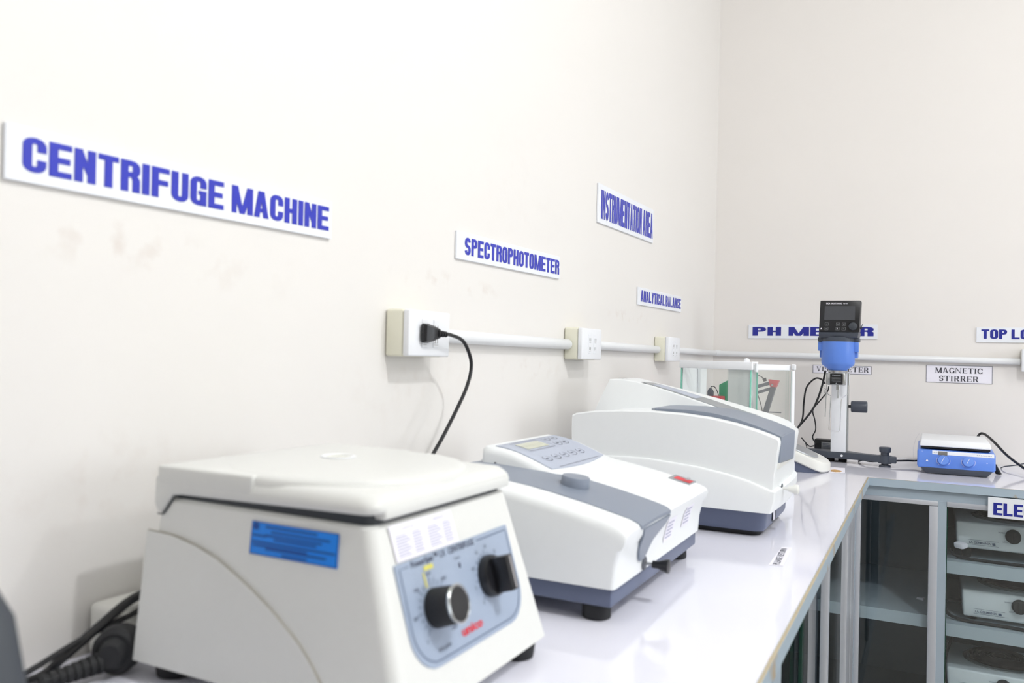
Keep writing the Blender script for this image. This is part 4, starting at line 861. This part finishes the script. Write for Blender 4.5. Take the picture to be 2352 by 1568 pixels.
b = MB(); b.cyl((hc[0] + .002, yh, -.071), (hc[0] + .002, yh, -.087), .0065); b.cyl((hc[0] + .002, yh, -.087), (hc[0] + .002, yh, -.115), .0016); obj('spindle_chuck', b, 'steel', vs)
b = MB()
for sx in (-1, 1): b.cyl((hc[0] + sx * .034, yh, -.032), (hc[0] + sx * .034, yh, -.070), .0032)
obj('bracket_clip', b, 'steel', vs)
b = MB(); b.tube([(-.3005, yh, -.068), (-.3005, yh, -.100), (-.287, yh, -.108), (-.287, yh, -.112), (-.291, yh, -.222), (-.286, yh, -.226), (-.262, yh, -.227), (-.257, yh, -.223), (-.254, yh, -.120), (-.250, yh, -.112), (-.2325, yh, -.099), (-.2325, yh, -.068)], .0013, 6, 0); obj('spindle_guard', b, 'chrome', vs, 'bent wire spindle guard')
b = MB(); b.cyl((-.302, yh + .01, -.072), (-.3045, yh + .01, -.180), .0014)
b.tube([(-.306, yh + .01, -.073), (-.311, yh + .01, -.080), (-.305, yh + .01, -.087), (-.311, yh + .01, -.094), (-.303, yh + .01, -.1)], .0009); obj('sensor_probe', b, 'steel', vs)
b = MB(); b.box(-.2905, -.2415, 2.985, 3.035, -.300, -.025, .002); obj('column', b, 'white', vs, 'white square column')
b = MB(); b.box(-.2412, -.2375, 2.99, 3.03, -.300, -.03, .0005, 1); obj('column_rail', b, 'steel', vs)
b = MB(); b.box(-.28, -.245, 2.955, 3.0, -.035, .06, .003); obj('head_mount', b, 'dkgrey', vs)
b = MB(); b.cyl((-.237, 3.005, -.144), (-.228, 3.005, -.144), .005); kb = obj('height_spindle', b, 'blackm', vs)
b = MB(); b.cyl((-.229, 3.005, -.144), (-.178, 3.005, -.1435), .0195, .0195, 32, .003); obj('height_knob', b, 'dkgrey', kb)
# H-foot
b = MB(); b.prism([(-.375, 3.035), (-.30, 2.985), (-.215, 2.98), (-.13, 2.955), (-.085, 2.955), (-.085, 2.975), (-.13, 2.985), (-.20, 3.02), (-.24, 3.06), (-.30, 3.06), (-.36, 3.06)], 'z', -.322, -.300, .003); obj('foot_plate', b, 'dkgrey', vs)
b = MB(); b.cyl((-.254, 2.9785, -.311), (-.254, 2.983, -.311), .004); obj('foot_screw', b, 'white', vs)
b = MB(); b.cyl((-.120, 2.97, CT), (-.120, 2.97, CT + .006), .0185, .017); b.cyl((-.120, 2.97, CT + .006), (-.120, 2.97, CT + .045), .011); b.cyl((-.120, 2.97, -.299), (-.120, 2.97, -.289), .013); b.cyl((-.120, 2.97, -.289), (-.120, 2.97, -.271), .0175, .0185, 24, .003); b.cyl((-.120, 2.97, -.3245), (-.120, 2.97, -.2985), .02, seg=28); obj('levelling_screw', b, 'dkgrey', vs)
for x, y in ((-.295, 3.03), (-.255, 3.03), (-.345, 3.045)): obj('rubber_foot', MB().cyl((x, y, CF), (x, y, -.3215), .014), 'blackm', vs)
# its cables
def cord(name, pts, r_, parent, m='black'): return obj(name, MB().tube(pts, r_, 8), m, parent)
cord('cable', [(-.310, 2.97, -.025), (-.318, 2.98, -.065), (-.335, 3.0, -.12), (-.355, 3.0, -.165), (-.395, 3.0, -.22), (-.43, 2.98, -.26), (-.47, 2.97, -.30), (-.50, 2.97, -.332)], .0035, vs)
cord('cable', [(-.314, 3.0, -.068), (-.328, 3.02, -.055), (-.350, 3.03, -.054), (-.378, 3.04, -.085), (-.388, 3.05, -.14), (-.392, 3.05, -.20), (-.415, 3.05, -.245), (-.44, 3.05, -.29), (-.46, 3.05, -.332)], .003, vs)
cord('cable', [(-.300, 2.99, -.078), (-.306, 3.0, -.098), (-.335, 3.02, -.135), (-.355, 3.03, -.165), (-.350, 3.05, -.2), (-.349, 3.07, -.235), (-.360, 3.08, -.262), (-.352, 3.09, -.283), (-.352, 3.11, -.29)], .0022, vs)

# ------------------------------------------------------------------ magnetic stirrer
t = ms = thing('magnetic_stirrer', 'blue magnetic stirrer hotplate with white square plate and two blue dials', 'stirrer', (.082, 3.03, CT))
b = MB()
b.hull8([(-.024, 2.870, -.318), (.190, 2.870, -.318), (.190, 3.17, -.300), (-.024, 3.17, -.300), (-.024, 2.885, -.262), (.190, 2.885, -.262), (.190, 3.17, -.256), (-.024, 3.17, -.256)], .007, 3)
g = MB()
obj('blue_housing', b, 'blue', ms, 'cornflower-blue sloping front housing', angle=50)
b = MB(); b.hull8([(.0, 2.880, CT + .001), (.168, 2.880, CT + .001), (.168, 3.16, CT + .001), (.0, 3.16, CT + .001), (-.016, 2.871, -.315), (.184, 2.871, -.315), (.184, 3.165, -.312), (-.016, 3.165, -.312)], .004, 2); obj('dark_base', b, 'dkgrey', ms)
b = MB(); b.box(-.014, .176, 2.893, 3.165, -.2575, -.252); obj('heat_shield', b, 'black', ms)
b = MB(); b.hull8([(-.018, 2.890, -.252), (.180, 2.890, -.252), (.180, 3.165, -.252), (-.018, 3.165, -.252), (-.014, 2.897, -.2315), (.175, 2.897, -.2315), (.175, 3.16, -.2315), (-.014, 3.16, -.2315)], .004, 3); obj('heating_plate', b, 'white', ms, 'white square ceramic plate')
SN = Vector((0, -.056, .015)).normalized(); SV = Vector((0, .015, .056)).normalized(); S0 = Vector((0, 2.870, -.318))
def sf(x, v, o_=.0008): return S0 + X * x + SV * v + SN * o_
b = MB(); b.loft([[sf(x, v, o_) for x, v in ((.018, .0445), (.186, .0445), (.186, .0562), (.018, .0562))] for o_ in (-.001, .0006)]); st_ = obj('label_strip', b, 'sign', ms, 'white label strip')
b = MB(); b.loft([[sf(x, v, o_) for x, v in ((.034, .043), (.060, .043), (.060, .0545), (.034, .0545))] for o_ in (.0005, .0010)]); obj('lcd_window', b, 'slot', st_)
b = MB(); fonttext(b, 'RET C', sf(.022, .049, .0008), X, SV, .003); fonttext(b, 'IKA C-MAG HS 7', sf(.140, .048, .0008), X, SV, .0032, .04); obj('strip_print', b, 'line', st_)
b = MB()
for cx in (.049, .117):
    for a0, a1 in ((-40, 25), (155, 235)):
        P = arc(cx, .026, .0185, .0165, a0, a1, 8)
        for q in stroke(P, .0009, .0009): b.quad([sf(x, v, .001) for x, v in q])
b.quad([sf(.0, .021, .001), sf(.008, .021, .001), sf(.004, .028, .001)]); fonttext(b, '°C', sf(-.012, .050, .001), X, SV, .0028); fonttext(b, 'on', sf(.165, .026, .001), X, SV, .0028)
obj('dial_print', b, 'paper', ms)
for cx in (.049, .117):
    b = MB(); b.lathe(sf(cx, .0265, 0), [(.0155, 0), (.0155, .010), (.0145, .0125), (0, .0128)], 32, SN); kb = obj('dial_knob', b, 'knobblue', ms)
    b = MB(); c0 = sf(cx, .0265, .0134)
    for q in stroke([(-.005, -.008), (.003, .009)], .0012, .0012): b.quad([c0 + X * x + SV * v for x, v in q])
    obj('knob_pointer', b, 'paper', kb)
b = MB(); b.tube([(-.026, 2.95, -.322), (-.034, 2.95, -.30), (-.036, 2.96, -.27), (-.030, 2.97, -.24), (-.020, 2.99, -.222)], .001); obj('wire_clip', b, 'cover', ms)
for x, y in ((.015, 2.90), (.15, 2.90), (.015, 3.14), (.15, 3.14)): obj('rubber_foot', MB().cyl((x, y, CF), (x, y, CT + .002), .008), 'blackm', ms)
cord('cable', [(-.205, 3.05, -.333), (-.19, 3.03, -.325), (-.165, 3.00, -.325), (-.12, 3.02, -.322), (-.06, 3.06, -.320), (-.02, 3.08, -.318), (.03, 3.1, -.30)], .003, ms)
mc = cord('power_cord', [(.165, 3.18, -.305), (.155, 3.24, -.26), (.165, 3.262, -.232), (.180, 3.24, -.229), (.205, 3.18, -.250), (.235, 3.12, -.283), (.27, 3.06, -.310), (.30, 3.02, -.326), (.34, 3.0, -.331)], .0042, ms)
obj('plug', MB().cyl((.285, 3.035, -.322), (.33, 2.99, -.322), .009, .013, 16, .002), 'black', mc)
tag(obj('thin_wire', MB().tube([(.225, 3.18, -.3338), (.235, 3.16, -.326), (.27, 3.16, -.318), (.31, 3.17, -.308), (.36, 3.18, -.305)], .0018, 8), 'dkgrey'), 'thin grey wire behind the mains cord at the right edge', 'wire')
tag(obj('cable_stub', MB().hull8([(.196, 2.985, -.334), (.210, 2.975, -.334), (.215, 2.99, -.334), (.203, 3.0, -.334), (.188, 3.01, -.305), (.198, 3.0, -.305), (.20, 3.015, -.305), (.19, 3.02, -.305)], .002), 'blackm'), 'short black cable stub leaning on the right side of the stirrer', 'cable')

# ------------------------------------------------------------------ marks and stickers on the worktop
def sticker(name, P, m, label, th=.0006, cat='label'):
    o = MB(); o.loft([[(x, y, CT + .0003) for x, y in P], [(x, y, CT + .0003 + th) for x, y in P]]); return tag(obj(name, o, m), label, cat)
b_ = thing('tape_label', 'small white printed label stuck on the worktop in front of the large spectrophotometer', 'label', (-.22, 1.48, CT))
P = [(-.229, 1.404), (-.207, 1.411), (-.214, 1.557), (-.231, 1.552)]
obj('label_paper', MB().loft([[(x, y, CT + .0003) for x, y in P], [(x, y, CT + .0009) for x, y in P]]), 'paper', b_)
m_ = MB(); fonttext(m_, 'PLEASE RETURN', (-.2135, 1.412, CT + .0012), (-.05, 1, 0), (-1, -.05, 0), .0105, .13, .015); obj('label_print', m_, 'ink', b_)
sticker('tape_scrap', [(-.266, 2.69), (-.22, 2.71), (-.231, 2.84), (-.277, 2.835)], 'paper', 'square of clear white tape on the worktop in front of the viscometer', cat='tape')
sticker('stain', [(-.262, 2.72), (-.248, 2.715), (-.236, 2.725), (-.232, 2.745), (-.240, 2.762), (-.256, 2.770), (-.265, 2.755)], 'stain', 'small ochre glue stain on the tape square by the viscometer', .0016, 'stain')

# ------------------------------------------------------------------ left foreground: extension socket, plugs, cords, dark appliance
t = thing('extension_socket', 'white plastic extension socket against the wall left of the centrifuge', 'socket', (-.775, .61, CT))
obj('socket_body', MB().box(-.809, -.765, .588, .70, CT, -.280, .006, 3), 'offwhite', t)
obj('socket_face', MB().box(-.7652, -.757, .593, .695, CT + .005, -.286, .003, 2), 'offwhite', t)
t = thing('mains_plug', 'large black round mains plug with ribbed grip, lying left of the centrifuge', 'plug', (-.70, .56, CT))
pc = Vector((-.735, .570, CT + .0255))
A = Matrix.Translation(pc) @ Matrix.Rotation(math.radians(32), 4, 'Z')
b = MB(); b.lathe((0, 0, 0), [(.0, -.012), (.019, -.012), (.0235, -.008), (.0245, .004), (.022, .014), (.016, .018), (0, .019)], 28, (0, 1, 0), mtx=A); obj('plug_body', b, 'blackm', t)
b = MB()
b.loft([[A @ Vector((rr * math.cos(2 * math.pi * i / 16) * .9 + 0, 0 + -.012 - q, rr * math.sin(2 * math.pi * i / 16))) for i in range(16)] for q, rr in ((-.008, .017), (.004, .015), (.012, .012))])
p0 = pc + Vector((-.0, -.02, -.008)); d_ = Vector((-.30, -1, -.12)).normalized()
for i in range(8): b.cyl(p0 + d_ * (.007 * i), p0 + d_ * (.007 * i + .0045), .0105 - .0004 * i, seg=16)
b.cyl(p0, p0 + d_ * .056, .0085, .0065, seg=16); obj('grip', b, 'blackm', t)
b = MB(); b.tube([p0 + d_ * .05, p0 + d_ * .09 + Vector((0, 0, -.001)), p0 + d_ * .16 + Vector((.0, 0, .002)), p0 + d_ * .26 + Vector((.0, 0, .02))], .0042); obj('plug_cord', b, 'black', t)
t = thing('mains_plug', 'second black plug half hidden behind the left edge of the centrifuge', 'plug', (-.775, .655, CT))
mp2 = t
obj('plug_body', MB().lathe((-.752, .648, -.288), [(0, 0), (.018, 0), (.02, .012), (.014, .022), (0, .024)], 24, (1, 0, 0)), 'blackm', t)
cord('power_cord', [(-.735, .680, -.266), (-.745, .640, -.262), (-.755, .60, -.271), (-.765, .565, -.295), (-.775, .535, -.318), (-.782, .515, -.3315), (-.785, .46, -.3315)], .0052, mp2)
cord('power_cord', [(-.735, .685, -.280), (-.75, .635, -.277), (-.757, .60, -.288), (-.768, .55, -.302), (-.772, .50, -.318), (-.77, .45, -.328), (-.77, .38, -.332)], .0032, mp2)
t = thing('dark_appliance', 'dark grey curved plastic appliance cut off by the left picture edge', 'appliance', (-.56, .26, CT))
b = MB(); rings = []
for z, x1 in ((CT, -.440), (-.30, -.443), (-.25, -.4475), (-.20, -.455), (-.16, -.4695), (-.13, -.487), (-.10, -.514), (-.08, -.555)):
    rings.append(rrect(-.70, x1, .10, .30 - (0 if z < -.15 else .01), .012, z))
b.loft(rings); obj('casing', b, 'gasket', t)
